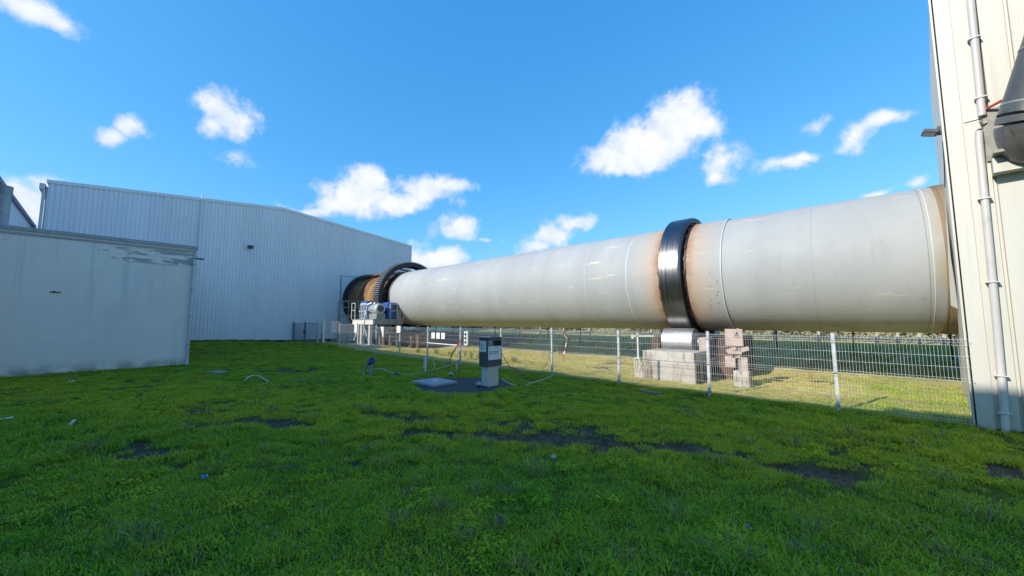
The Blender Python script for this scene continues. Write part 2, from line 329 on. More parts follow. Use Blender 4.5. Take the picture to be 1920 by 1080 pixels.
g = MG('rust'); f = g.noise(1.2, 6, .65, (.5, 1, 1)); c = g.mix(g.ramp(f, .3, .7), (.14, .052, .022), (.26, .115, .04)); c = g.mix(g.ramp(g.noise(6, 6, .7), .55, .75, 0, .7), c, (.07, .03, .018))
p = g.xyz(); c = g.mix(g.math('MULTIPLY', g.ramp(g.noise(.8, 4, .5, (3, .3, .3)), .52, .6), .55), c, (.33, .25, .07)); g.col(c); g.rough(.8); g.bump(g.noise(12, 5), .3, .01)
simple('seal_rust', (.23, .165, .10), .8, 0, .2, .6)
simple('gear_iron', (.035, .026, .026), .5, .3, .4, 3)
simple('gear_tooth', (.34, .33, .32), .38, .8, .2, 5)
g = MG('pier_concrete'); f = g.noise(1.6, 6, .65); c = g.mix(g.ramp(f, .3, .7), (.40, .36, .30), (.54, .50, .43)); c = g.mix(g.ramp(g.noise(3, 6, .65, (1.5, 1.5, .3)), .50, .68, 0, .8), c, (.15, .10, .07)); c = g.mix(g.ramp(g.noise(2.0, 6, .6, (2, 2, .4)), .56, .7, 0, .6), c, (.52, .34, .28)); g.col(c); g.rough(.9); g.bump(g.noise(10, 6), .5, .02)
simple('pier_side', (.11, .07, .05), .9, 0, .4, 3, (.04, .025, .02), .4, (1, 1, .3))  # rusty brown; shade on the pier's side is mixed into the tone
simple('cream_steel', (.62, .60, .54), .5, 0, .1, 2, (.42, .34, .25))
simple('pink_primer', (.44, .34, .29), .6, 0, .12, 3, (.28, .17, .12))
simple('grey_steel', (.28, .29, .30), .5, .2, .15, 3)
simple('galvanised', (.60, .60, .61), .4, .35, .12, 6)
simple('galvanised_grey', (.33, .34, .35), .5, .3, .15, 5)
simple('white_paint', (.72, .73, .73), .5, 0, .06, 4)
simple('off_white', (.6, .6, .58), .55, 0, .08, 3, (.4, .39, .35))
simple('black_paint', (.022, .023, .026), .5, 0, .2, 5)
simple('gate_blue', (.20, .22, .26), .5, .2, .12, 4)
simple('dark_grey', (.075, .08, .09), .55, 0, .15, 5)
simple('blue_paint', (.025, .10, .33), .42, 0, .15, 4)
simple('pale_blue_paint', (.38, .45, .52), .45, 0, .1, 4, (.25, .27, .28))
simple('motor_grey', (.44, .47, .47), .45, .1, .1, 4, (.3, .3, .28))
simple('pvc_grey', (.58, .55, .555), .45, 0, .06, 2)
simple('pipe_cream', (.56, .525, .49), .45, 0, .08, 2, (.44, .41, .36), 0, (1, 1, .2))
simple('duct_metal', (.13, .125, .115), .42, .35, .3, 2.2, (.05, .045, .03), .2, (1, 1, .4))
simple('plate_cement', (.30, .285, .25), .85, 0, .2, 4, (.45, .43, .38), .4)
simple('beige_post', (.52, .50, .41), .5, 0, .05, 3)
simple('pad_asphalt', (.040, .044, .050), .9, 0, .3, 14, (.07, .08, .06), .5)
simple('slab_concrete', (.33, .34, .36), .85, 0, .12, 6, (.22, .23, .23), .3)
simple('purple_flashing', (.22, .20, .27), .5, 0, .1, 3)
simple('hose_green', (.17, .30, .20), .5, 0, .15, 6)
simple('hose_pale', (.27, .36, .22), .55, 0, .15, 6)
simple('rubber', (.02, .02, .02), .5, 0, .2, 6)
simple('red_plastic', (.45, .05, .04), .5, 0, .1, 6)
simple('blue_plastic', (.03, .06, .16), .4, 0, .2, 6)
simple('blue_paper', (.16, .24, .62), .5, 0, .2, 20)
simple('wood', (.16, .13, .10), .85, 0, .3, 8)
simple('bush_leaf', (.12, .105, .05), .8, 0, .45, 3)
simple('weed_leaf', (.16, .20, .04), .7, 0, .3, 4)
simple('white_leaf', (.60, .60, .55), .7, 0, .1, 5)
simple('concrete_post', (.50, .46, .38), .9, 0, .15, 4, None, .3)
g = MG('roof_sheet'); g.col((.33, .34, .35)); g.rough(.5)
g = MG('lamp_glass'); g.col((.10, .11, .12)); g.rough(.12)
g = MG('print_ink'); g.col((.06, .07, .10)); g.rough(.6)
g = MG('print_pale'); g.col((.30, .33, .40)); g.rough(.6)
# ------------------------------------------------------------------ cladding helper
def sheet(o, dx, nrm, t0, t1, prof, pitch, z0, ztop, thick=.002):
    m = MB(); pts = []; k0 = round(t0 / pitch); n = round((t1 - t0) / pitch)
    for k in range(n):
        for (a, d) in prof: pts.append((t0 + k * pitch + a, d))
    pts.append((t1, prof[0][1]))
    vs = []
    for (t, d) in pts:
        b = Vector(o) + Vector(dx) * t + Vector(nrm) * d
        vs += [(b.x, b.y, z0), (b.x, b.y, ztop(t))]
    m.add(vs, [(2 * i, 2 * i + 2, 2 * i + 3, 2 * i + 1) for i in range(len(pts) - 1)])
    return m
HALLP = [(0, 0), (.075, 0), (.095, .038), (.175, .038), (.195, 0)]
# ------------------------------------------------------------------ the hall the kiln enters
HX = -32.3; HY0, HYR, HY1 = -2.6, 8.9, 20.2
def hz(y): return 9.58 + (10.62 - 9.58) * (y - HY0) / (HYR - HY0) if y < HYR else 10.62 + (9.34 - 10.62) * (y - HYR) / (HY1 - HYR)
hall = thing('metal_hall', 'big pale blue-grey ribbed metal hall with low gable that the kiln runs into', 'building', (HX, 8.8, .4))
for k in range(23):
    y0 = HY0 + k; y1 = min(y0 + 1.0, HY1)
    if y1 - y0 < .3: break
    sheet((HX, 0, 0), (0, 1, 0), (1, 0, 0), y0 + (.003 if k else 0), y1, HALLP, .2, .66 - .20 * float(smooth(4, 10, np.array([y0]))[0]), lambda t: hz(t) - .02).build('cladding_sheet', 'hall_cladding', hall)
MB().bx(HX - .12, HX - .01, HY0, HY1, -.3, 9.2).build('backing_wall', 'dark_grey', hall)
MB().bx(HX - .009, HX - .003, HY0 + .01, HY1 - .01, -.3, .80).build('base_strip', 'black_paint', hall)  # dark strip below the foot of the cladding
for (a, b) in ((HY0 - .06, HYR), (HYR, HY1 + .06)):
    m = MB(); za, zb = hz(max(a, HY0)), hz(min(b, HY1))
    m.add([(HX - .1, a, za - .10), (HX + .075, a, za - .10), (HX + .075, a, za + .09), (HX - .1, a, za + .09), (HX - .1, b, zb - .10), (HX + .075, b, zb - .10), (HX + .075, b, zb + .09), (HX - .1, b, zb + .09)],
          [(0, 1, 2, 3), (4, 7, 6, 5), (1, 5, 6, 2), (2, 6, 7, 3), (0, 4, 5, 1), (0, 3, 7, 4)]); m.build('verge_flashing', 'hall_cladding', hall)
    m = MB(); m.add([(HX - .1, a, za + .03), (HX - .1, b, zb + .03), (HX - 40, b, zb + .03), (HX - 40, a, za + .03), (HX - .1, a, za - .06), (HX - .1, b, zb - .06), (HX - 40, b, zb - .06), (HX - 40, a, za - .06)],
          [(0, 1, 2, 3), (4, 7, 6, 5), (0, 4, 5, 1), (2, 6, 7, 3)]); m.build('roof', 'roof_sheet', hall)
for yy in (HY0 - .02, HY1 + .02):
    MB().bx(HX - 40, HX - .13, yy - .05, yy + .05, -.5, 9.3).build('side_wall', 'hall_cladding', hall)
MB().bx(HX - .02, HX + .06, HY1 - .08, HY1 + .06, .2, 9.25).build('corner_trim', 'hall_cladding', hall)
MB().bx(HX - 3, HX + .05, HY0 - .30, HY0 - .1, 9.10, 9.42).build('gutter', 'off_white', hall)
MB().cyl((HX - .05, HY0 - .14, .3), (HX - .05, HY0 - .14, 9.1), .06).build('downpipe', 'off_white', hall)
MB().cyl((HX + .09, 3.93, 5.0), (HX + .09, 3.93, 10.5), .045, 8).build('lightning_conductor', 'white_paint', hall)
m = MB().bx(HX + .045, HX + .08, 13.45, 19.2, .2, 5.75); m.build('infill_panel', 'hall_cladding', hall)
m = MB().bx(HX + .06, HX + .10, 13.40, 13.46, .2, 5.8).bx(HX + .06, HX + .10, 13.40, 19.2, 5.75, 5.80); m.build('panel_edge', 'galvanised_grey', hall)
def floodlight(name, label, loc, nrm, sz, group=None, arm=.25, tilt=.5):
    t = thing(name, label, 'lamp', loc, group); n = Vector(nrm).normalized(); s_ = Vector((-n.y, n.x, 0)); p = Vector(loc)
    c = p + n * (arm + sz * .3)
    R = Matrix((s_, n, Vector((0, 0, 1)))).transposed() @ Matrix.Rotation(tilt, 3, 'X')
    MB().box(c, (sz, sz * .9, sz * .28), R=R).build('lamp_housing', 'dark_grey', t, bevel=.012)
    MB().box(c + R @ Vector((0, sz * .04, -sz * .16)), (sz * .86, sz * .7, sz * .05), R=R).build('lens', 'lamp_glass', t)
    MB().bar(p, c, .035).build('arm', 'dark_grey', t)
    MB().box(p + n * .012, (.12, .12, .16), R=Matrix((s_, n, Vector((0, 0, 1)))).transposed()).build('wall_plate', 'dark_grey', t)
    return t
floodlight('floodlight', 'small black floodlight fixed alone on the blue-grey hall wall', (HX + .04, 6.77, 7.25), (1, 0, 0), .34)
# ------------------------------------------------------------------ rendered lean-to and the wing behind it
SX = -20.84
leanto = thing('rendered_outbuilding', 'low flat-roofed grey rendered building with paint peeling under its roof edge', 'building', (SX, 0, 0))
MB().bx(SX - 10, SX, -12, 2.45, -.3, 5.0).build('wall', 'render_wall', leanto)
MB().bx(SX - 10.1, SX + .07, -12.1, 2.52, 5.003, 5.13).build('roof_flashing', 'galvanised_grey', leanto)
MB().bx(SX - .01, SX + .035, -12, 2.47, 4.86, 4.93).build('roof_flashing_lip', 'galvanised_grey', leanto)
dp = MB().cyl((SX + .075, 2.43, -.05), (SX + .075, 2.43, 4.6), .05, 12).build('downpipe', 'pvc_grey', leanto)
for z in (.9, 2.1, 3.2, 4.3): MB().cyl((SX + .075, 2.43, z), (SX + .075, 2.43, z + .04), .062, 10).build('pipe_clip', 'galvanised_grey', dp)
MB().bx(SX - .05, SX + .12, 2.40, 2.75, 4.58, 4.63).build('scupper', 'dark_grey', leanto)
m = MB().bx(SX, SX + .03, -1.38, -1.14, 2.92, 2.955).bx(SX, SX + .06, -1.31, -1.27, 2.93, 2.985); m.build('wall_hook', 'black_paint', leanto)
wing = thing('tall_wing', 'tall grey wing with violet roof edge rising behind the rendered outbuilding', 'building', (-27, -6, 0))
MB().bx(-33.4, -16, -14, -3.05, -.3, 7.05).build('wall', 'hall_cladding', wing)
MB().bx(-33.6, -15.8, -14.2, -2.95, 7.053, 7.22).build('roof_edge', 'purple_flashing', wing)
m = MB().cyl((-22.7, -2.8, 4.8), (-22.7, -2.8, 6.55), .17, 20); m.build('vent_pipe', 'galvanised_grey', wing)
MB().cyl((-22.7, -2.8, 6.553), (-22.7, -2.8, 6.85), .19, 20).build('pipe_collar', 'grey_steel', wing)
# ------------------------------------------------------------------ unseen building behind the camera; roofline fits the lawn shadow, white walls add bounce
wh = thing('shading_warehouse', 'long unseen white building across the lawn, shaped to cast the lawn shadow', 'building', (-20, -9, 0))
m = MB(); xs = [-40, -30.5, -9.6, -5.3, -5.29, 2.5]; hs = [11.8, 11.7, 10.86, 10.86, 11.3, 11.3]
top = [(x, -7, h) for x, h in zip(xs, hs)]; vs = []
for (x, y, h) in top: vs += [(x, -7, -.3), (x, -7, h), (x, -26, h), (x, -26, -.3)]
fs = []
for i in range(len(xs) - 1):
    for k in range(4): fs.append((4 * i + k, 4 * i + (k + 1) % 4, 4 * i + 4 + (k + 1) % 4, 4 * i + 4 + k))
fs += [(0, 1, 2, 3), tuple(4 * (len(xs) - 1) + k for k in (3, 2, 1, 0))]
m.add(vs, fs); m.build('wall', 'white_paint', wh)
for k in range(4): MB().bx(-38 + k * 10, -34 + k * 10, -7.02, -6.96, -.1, 4.2).build('roller_door', 'off_white', wh)
# ------------------------------------------------------------------ cream building on the right
KA = math.radians(6.3); e1 = Vector((math.cos(KA), -math.sin(KA), 0)); e2 = Vector((math.sin(KA), math.cos(KA), 0)); KO = Vector((1.5, 10.68, 0))
def RP(t, s, z): return KO + e1 * t + e2 * s + Vector((0, 0, z))
RR = Matrix((e1, e2, Vector((0, 0, 1)))).transposed()
rb = thing('cream_clad_building', 'tall cream ribbed metal building that the kiln shell runs out of', 'building', KO)
FP = [(0, .055), (.275, .055), (.285, 0), (.318, 0), (.328, .055)]
for k in range(9):
    t0 = .16 + k * 1.0
    sheet(RP(0, 0, 0), e1, -e2, t0 + .002, t0 + 1.0, [(a, d) for a, d in FP], 1 / 3., .06, lambda t: 8.95).build('cladding_sheet', 'cream_cladding', rb)
def facetop(s): return 8.55 + .18 * s
for k in range(9):
    s0 = .16 + k * 1.0
    z0 = .05 if s0 < 2.6 or s0 > 7.3 else None
    o = sheet(RP(0, 0, 0), e2, -e1, s0 + .002, s0 + 1.0, FP, 1 / 3., .05, facetop)
    o.build('cladding_sheet', 'cream_cladding', rb)
MB().box(RP(4.5, 4.75, 4.2), (8.96, 9.3, 8.6), R=RR).build('core_wall', 'dark_grey', rb)
m = MB().box(RP(.07, -.065, 4.45), (.20, .03, 8.9), R=RR).box(RP(-.065, .07, 4.45), (.03, .20, 8.9), R=RR); m.build('corner_trim', 'cream_cladding', rb)
m = MB(); m.add([RP(-.04, -.1, 8.7), RP(9.4, -.1, 8.7), RP(9.4, 9.3, 10.3), RP(-.04, 9.3, 10.3), RP(-.04, -.1, 8.76), RP(9.4, -.1, 8.76), RP(9.4, 9.3, 10.36), RP(-.04, 9.3, 10.36)], [(0, 3, 2, 1), (4, 5, 6, 7), (0, 1, 5, 4), (1, 2, 6, 5), (2, 3, 7, 6), (3, 0, 4, 7)]); m.build('roof', 'roof_sheet', rb)
# downpipe in two offset lengths
pl = MB().tube([RP(.27, -.13, .02), RP(.30, -.13, 2), RP(.335, -.13, 5.15), RP(.345, -.13, 5.35), RP(.40, -.13, 5.5)], .050, 14).build('downpipe', 'pipe_cream', rb)
MB().cyl(RP(.40, -.13, 5.62), RP(.43, -.13, 8.8), .052, 14).build('upper_downpipe', 'pipe_cream', rb)
for (t, z) in ((.275, .35), (.283, .98), (.305, 2.6), (.322, 4.1)): MB().box(RP(t, -.12, z), (.155, .15, .016), R=RR).build('pipe_clip', 'pvc_grey', pl)
for z in (5.95, 7.1): MB().box(RP(.41, -.12, z), (.155, .15, .016), R=RR).build('pipe_clip', 'pvc_grey', rb)
MB().box(RP(.30, -.05, 5.62), (.22, .05, .05), R=RR).build('sheet_lap', 'cream_cladding', rb)
MB().box(RP(.28, -.042, 5.42), (.16, .02, .36), R=RR).build('stained_patch', 'plate_cement', rb)
# torn flap of cladding beside the kiln mouth
m = MB(); P0 = [RP(-.06, 2.9, 2.2), RP(-.05, 2.2, 2.15), RP(-.10, 2.15, 3.4), RP(-.07, 2.9, 5.2), RP(-.16, 3.1, 2.3)]
m.add(P0, [(0, 1, 2, 3), (0, 3, 4)]); m.build('torn_sheet', 'cream_cladding', rb)
MB().box(RP(-.055, .35, .42), (.02, .34, .9), R=RR).build('corner_shade', 'grey_steel', rb)  # grey strip in place of the shadow sliver by the corner trim
m = MB().box(RP(-.05, 1.1, 1.72), (.02, .5, .015), R=RR).box(RP(-.05, 1.35, 1.6), (.02, .015, .24), R=RR).box(RP(-.05, 1.1, 1.48), (.02, .5, .015), R=RR); m.build('hatch_outline', 'dark_grey', rb)
floodlight('floodlight', 'grey floodlight jutting from the cream building above the kiln mouth', RP(-.05, .8, 5.86), -e1 - e2 * .15, .26, None, .10, .35)
m = MB().tube([RP(-.06, .95, 5.66), RP(-.06, 1.5, 5.35), RP(-.06, 2.9, 5.15)], .012, 6); tag(m.build('lamp_cable', 'rubber', None), 'thin dark cable running down from the floodlight to the kiln mouth', 'cable')
# big inclined duct, its wall plate and bracket
dt = thing('inclined_duct', 'big dark grey metal duct slanting up in front of the cream wall', 'duct', RP(.8, -.5, 5))
pa = RP(.80, -.50, 5.02); pd = Vector((.27, -.20, 1)).normalized(); pb = pa + pd * 4.5
MB().tube(spline([RP(1.05, -.06, 4.86), RP(.90, -.36, 4.88), pa + pd * .16, pa + pd * .6, pa + pd * 2, pb], 10), .37, 40).build('duct_tube', 'duct_metal', dt)
for k in (.42, 1.25, 2.6): MB().cyl(pa + pd * (k + .02), pa + pd * (k + .05), .378, 40).build('duct_seam', 'grey_steel', dt)
MB().box(RP(.66, -.07, 5.25), (.52, .06, .95), R=RR).build('wall_plate', 'plate_cement', dt)
MB().box(RP(.80, -.30, 4.80), (.70, .50, .05), R=RR).build('shelf_plate', 'plate_cement', dt)
MB().box(RP(.62, -.17, 4.62), (.36, .30, .26), R=RR).build('bracket_box', 'cream_cladding', dt)
MB().box(RP(1.01, -.19, 4.62), (.40, .24, .24), R=RR).build('bracket_beam', 'grey_steel', dt)
MB().bar(RP(.42, -.1, 5.72), RP(.62, -.3, 5.74), .035).build('red_strap', 'red_plastic', dt)
# ------------------------------------------------------------------ rotary kiln
KY, KZ, KR = 16.0, 3.66, 2.08
kiln = thing('rotary_kiln', 'huge pale grey rotary kiln shell lying between the two metal buildings', 'kiln', (-12, KY, KZ - KR))
secs = [(-25.3, -21.2, KR), (-21.2, -17.4, KR), (-17.4, -14.0, KR), (-14.0, -10.83, KR), (-10.83, -8.58, KR), (-8.58, -6.66, KR), (-6.66, -5.0, KR + .012), (-5.0, -3.27, KR + .03), (-3.27, -.87, KR), (-.87, 1.47, KR), (1.47, 2.6, KR)]
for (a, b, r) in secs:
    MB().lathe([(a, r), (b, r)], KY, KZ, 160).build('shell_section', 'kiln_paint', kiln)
MB().lathe([(-25.2, KR - .04), (2.5, KR - .04)], KY, KZ, 64).build('inner_lining', 'dark_grey', kiln)
for x, mt, hgt, wd in ((-10.83, 'weld_dark', .002, .007), (-8.58, 'weld_bead', .004, .010), (-6.66, 'weld_bead', .018, .022), (-3.27, 'weld_bead', .010, .02), (-.87, 'weld_dark', .002, .007), (1.42, 'weld_dark', .005, .012), (1.50, 'weld_bead', .008, .012), (-14.0, 'weld_bead', .003, .008), (-17.4, 'weld_bead', .003, .008)):
    r0 = KR + (.03 if x in (-3.27,) else .0)
    MB().lathe([(x - wd, r0 - .01), (x - wd * .5, r0 + hgt), (x + wd * .5, r0 + hgt), (x + wd, r0 - .01)], KY, KZ, 160).build('weld_seam', mt, kiln)
# riding ring with its side faces and retaining blocks
RX0, RX1, RRR = -5.27, -4.50, 2.39
ring = MB().lathe([(RX0, RRR - .03), (RX0 + .03, RRR), (RX0 + .27, RRR), (RX0 + .275, RRR - .004), (RX0 + .285, RRR - .004), (RX0 + .29, RRR), (RX1 - .10, RRR), (RX1 - .06, RRR - .006), (RX1, RRR - .035)], KY, KZ, 180).build('riding_ring', 'worn_steel', kiln)
for x, d in ((RX0, -1), (RX1, 1)):
    MB().lathe([(x, RRR - .035), (x + d * .004, RRR - .12), (x, KR + .10), (x - d * .1, KR + .05)], KY, KZ, 160).build('ring_side', 'oily_black', ring)
for k in range(28):
    a = 2 * PI * k / 28
    for x in (RX1 + .05, RX0 - .05):
        c = Vector((x, KY + (KR + .055) * math.sin(a), KZ + (KR + .055) * math.cos(a)))
        MB().box(c, (.10, .16, .07), R=Matrix.Rotation(-a, 3, 'X')).build('retaining_block', 'oily_black', ring)
MB().lathe([(RX0 - .09, KR), (RX0 - .09, KR + .035), (RX1 + .12, KR + .055), (RX1 + .12, KR)], KY, KZ, 120).build('ring_pad', 'oily_black', ring)
# row of rusty bolt stubs beside the ring
for k in range(9):
    for x in (-3.62, -3.38):
        a = -PI / 2 - .05 - k * .075 + random.uniform(-.02, .02)
        if random.random() < .5: continue
        c = Vector((x + random.uniform(-.02, .02) - .012 * k, KY + (KR + .035) * math.sin(a), KZ + (KR + .035) * math.cos(a)))
        MB().box(c, (.022, .03, .02), R=Matrix.Rotation(-a, 3, 'X')).build('bolt_stub', 'rust', kiln)
# rusty rim seal at the right-hand mouth
MB().lathe([(1.70, KR - .01), (1.70, KR + .02), (1.735, KR + .02), (1.74, KR + .006), (1.775, KR + .006), (1.78, KR + .03), (2.4, KR + .03)], KY, KZ, 120).build('mouth_seal', 'seal_rust', kiln)
# rusty feed end at the left
feed = MB().lathe([(-32.25, 2.06), (-31.0, 2.06), (-31.0, 2.1), (-30.9, 2.1), (-30.9, 2.06), (-26.1, 2.06), (-26.1, 2.0), (-25.2, 2.0)], KY, KZ, 120).build('feed_end', 'rust', kiln)
MB().lathe([(-32.2, 2.0), (-32.2, 2.42), (-31.95, 2.42), (-31.95, 2.3), (-31.9, 2.0)], KY, KZ, 120).build('seal_ring', 'black_paint', feed)
for x in (-31.5, -29.6, -27.2, -26.5):
    MB().lathe([(x - .05, 2.05), (x - .05, 2.16), (x + .05, 2.16), (x + .05, 2.05)], KY, KZ, 120).build('stiffening_hoop', 'pier_side' if x < -31 else 'galvanised_grey' if x == -26.5 else 'rust', feed)
for k in range(30):
    a = 2 * PI * k / 30; c = Vector((-26.6, KY + 2.15 * math.sin(a), KZ + 2.15 * math.cos(a)))
    MB().box(c, (.22, .10, .10), R=Matrix.Rotation(-a, 3, 'X')).build('flange_bolt', 'black_paint', feed)
MB().bx(-31.4, -27.4, KY - .9, KY + .1, KZ + 2.02, KZ + 2.2).build('feed_cover', 'rust', feed)
m = MB().tube([(-31.6, KY - 1.15, KZ + 1.95), (-29.5, KY - 1.1, KZ + 2.0), (-26.4, KY - 1.1, KZ + 2.0)], .05, 6); m.build('grease_pipe', 'black_paint', feed)
# girth gear: toothed rim, open web, tangential spring plates
GX0, GX1, GR = -26.0, -25.25, 2.78
gear = MB().lathe([(GX0, GR - .34), (GX0, GR), (GX1, GR), (GX1, GR - .30), (GX1 - .1, GR - .34)], KY, KZ, 140, closed=True).build('girth_gear', 'gear_iron', kiln)
m = MB(); NT = 116
for k in range(NT):
    a = 2 * PI * k / NT; c = Vector(((GX0 + GX1) / 2, KY + (GR + .04) * math.sin(a), KZ + (GR + .04) * math.cos(a)))
    m.box(c, (GX1 - GX0 - .02, .075, .10), R=Matrix.Rotation(-a, 3, 'X'))
m.build('gear_teeth', 'gear_tooth', gear)
MB().lathe([(GX1 - .06, GR - .29), (GX1 + .03, GR - .28), (GX1 + .03, GR - .20), (GX1 - .02, GR - .20)], KY, KZ, 120).build('rim_lip', 'gear_iron', gear)
for k in range(10):
    a = 2 * PI * (k + .35) / 10; a2 = a + .42
    p = Vector((GX1 - .22, KY + (GR - .36) * math.sin(a), KZ + (GR - .36) * math.cos(a))); q = Vector((GX1 - .22, KY + (KR + .02) * math.sin(a2), KZ + (KR + .02) * math.cos(a2)))
    MB().bar(p, q, .04 if False else .42, .05).build('spring_plate', 'pink_primer' if k % 3 == 0 else 'gear_iron', gear)
    MB().bar(q + Vector((-.25, 0, 0)), q + Vector((.25, 0, 0)), .16).build('plate_bracket', 'gear_iron', gear)
MB().lathe([(-25.9, KR - .01), (-25.9, KR + .05), (-25.0, KR + .05), (-24.9, KR - .01)], KY, KZ, 120).build('gear_seat', 'gear_iron', gear)
# ------------------------------------------------------------------ piers and rollers
pier = thing('roller_pier', 'stained concrete pier carrying the rollers under the black riding ring', 'pier', (-4.6, 15, 0))
MB().bx(-5.42, -3.78, 12.42, 13.75, .62, .93).build('pier_cap', 'pier_concrete', pier, bevel=.03)
MB().bx(-5.38, -3.74, 12.36, 18.9, -.2, .617).build('pier_base', 'pier_concrete', pier, bevel=.04)
MB().bx(-5.50, -5.10, 12.30, 12.9, -.1, .44).build('pier_step', 'pier_concrete', pier, bevel=.03)
for k in range(5):
    MB().bx(-3.735, -3.70, 12.5 + k * .55, 12.78 + k * .55, .0, .60).build('side_strip', 'pier_side', pier)  # rust-brown strips that darken the pier's shaded side
def roller(label, yc, sgn):
    zc = KZ - (RRR + .5) * math.cos(math.radians(30)); t = thing('support_roller', label, 'roller', (-4.88, yc, .6), 'rollers under the riding ring')
    MB().cyl((-5.42, yc, zc), (-4.34, yc, zc), .5, 48).build('roller_drum', 'roller_steel', t, bevel=.015)
    MB().cyl((-5.85, yc, zc), (-3.9, yc, zc), .16, 20).build('shaft', 'grey_steel', t)
    for x in (-5.72, -4.02):
        b = MB().box((x, yc, zc - .12), (.30, .62, .62)).build('bearing_block', 'pink_primer' if x > -5 else 'pier_side', t, bevel=.04)
        MB().box((x, yc, zc - .50), (.36, .8, .14)).build('bearing_foot', 'grey_steel', b)
    return t
roller('shiny steel support roller on the fence side of the riding ring', KY - (RRR + .5) * .5, -1)
roller('shiny steel support roller on the far side of the riding ring', KY + (RRR + .5) * .5, 1)
MB().bx(-5.9, -3.85, 13.9, 17.9, .35, .52).build('bed_plate', 'grey_steel', pier)
# rod stand left of the pier
st = thing('rod_stand', 'slim steel rod standing on a small concrete block left of the roller pier', 'stand', (-5.55, 12.5, 0))
MB().bx(-5.74, -5.53, 12.42, 12.7, -.1, .33).build('concrete_block', 'pier_concrete', st, bevel=.02)
m = MB(); 
for (x, y) in ((-5.72, 12.46), (-5.56, 12.46), (-5.72, 12.62), (-5.56, 12.62)): m.bar((x, y, .33), (x, y, .63), .03)
m.bx(-5.76, -5.52, 12.42, 12.66, .63, .66); m.build('frame', 'off_white', st)
MB().bar((-5.63, 12.54, .66), (-5.63, 12.54, 1.50), .05).build('rod', 'off_white', st)
m = MB().bar((-5.85, 12.54, 1.40), (-5.05, 12.54, 1.42), .05).box((-5.80, 12.54, 1.38), (.09, .09, .14)); m.build('cross_arm', 'beige_post', st)
# thrust stand with the board right of the pier
ts = thing('thrust_stand', 'small concrete block with bent pinkish steel brackets right of the roller pier', 'stand', (-2.6, 13, 0))
MB().bx(-2.83, -2.42, 12.85, 13.25, -.1, .44).build('concrete_block', 'pier_concrete', ts, bevel=.02)
m = MB().bx(-3.06, -2.78, 12.98, 13.02, .52, .86).bx(-2.64, -2.46, 12.98, 13.02, .44, .80).bar((-2.46, 13, .82), (-2.86, 13, .84), .04).bx(-2.98, -2.6, 12.98, 13.02, .93, 1.02); m.build('bracket', 'pink_primer', ts)
m = MB().box((-2.88, 13, 1.05), (.28, .03, .1), R=Matrix.Rotation(-.4, 3, 'Y')).box((-2.52, 13, 1.08), (.22, .03, .12), R=Matrix.Rotation(-.35, 3, 'Y')); m.build('bracket_arm', 'pink_primer', ts)
MB().bx(-2.72, -2.66, 13.05, 13.11, .44, 1.7).build('stand_post', 'grey_steel', ts)
sb = thing('warning_board', 'square pinkish board with a black triangle pictogram beside the kiln roller', 'sign', (-2.75, 12.96, 1.4))
MB().bx(-3.02, -2.55, 12.95, 12.975, 1.17, 1.68).build('board', 'pink_primer', sb)
m = MB(); 
def tri(m, cx, cz, r, y, hole=.55):
    o = [(cx + r * math.sin(a), y, cz + r * math.cos(a)) for a in (0, 2.094, 4.189)]; i = [(cx + hole * r * math.sin(a), y, cz + hole * r * math.cos(a)) for a in (0, 2.094, 4.189)]
    m.add(o + i, [(0, 1, 4, 3), (1, 2, 5, 4), (2, 0, 3, 5)])
tri(m, -2.70, 1.52, .085, 12.946); m.bx(-2.715, -2.685, 12.945, 12.947, 1.49, 1.56).bx(-2.78, -2.62, 12.945, 12.947, 1.43, 1.45); m.build('pictogram', 'print_ink', sb)
# thrust roller housing seen as dark mass between the two
MB().bx(-3.55, -3.1, 14.2, 17.6, .0, 1.35).build('thrust_frame', 'pier_side', ts)
# ------------------------------------------------------------------ drive station
gz = .22
pf = thing('drive_platform', 'raised cream steel platform with railings carrying the kiln drive', 'platform', (-25.5, 13.2, gz))
PX0, PX1, PY0, PY1, PZ = -27.2, -23.9, 12.2, 14.45, 1.98
MB().bx(PX0, PX1, PY0, PY1, PZ, PZ + .08).build('deck', 'grey_steel', pf)
MB().bx(PX0 + .25, PX1 + .002, PY0 - .03, PY0 + .1, PZ - .30, PZ - .003).build('front_beam', 'cream_steel', pf)
MB().bx(PX1 - .1, PX1 + .004, PY0 + .102, PY1, PZ - .30, PZ - .003).build('side_beam', 'grey_steel', pf)  # grey against the cream front: the side's shade is in the colour
MB().bx(PX0, PX0 + .1, PY0 + .102, PY1, PZ - .30, PZ - .003).build('side_beam', 'grey_steel', pf)
for x in (-26.25, -25.75, -24.55):
    MB().bx(x - .10, x + .10, PY0 + .05, PY0 + .25, gz - .1, PZ - .303).build('leg', 'cream_steel', pf)
for x in (-26.7, -24.1):
    MB().bx(x - .07, x + .07, PY1 - .3, PY1 - .16, gz - .3, PZ - .303).build('leg', 'grey_steel', pf)
for (a, b) in (((-25.55, 1.6), (-24.75, .5)), ((-26.4, 1.5), (-27.0, .5))):
    MB().bar((a[0], PY0 + .15, a[1]), (b[0], PY0 + .15, b[1]), .06).build('brace', 'cream_steel', pf)
MB().bx(-26.9, -24.2, 11.95, 12.9, gz - .3, gz + .08).build('footing', 'pier_concrete', pf)
def rail(pts, posts, mat='galvanised', h=1.05):
    m = MB()
    for zz_ in (h, h * .55): m.tube([(x, y, PZ + .08 + zz_) for x, y in pts], .025, 6)
    m.build('handrail', mat, pf)
    for (x, y) in posts: MB().bar((x, y, PZ + .08), (x, y, PZ + .08 + h), .05).build('rail_post', mat, pf)
rail([(PX0, PY0), (PX0 + .55, PY0)], [(PX0, PY0), (PX0 + .55, PY0)], 'cream_steel', 1.15)
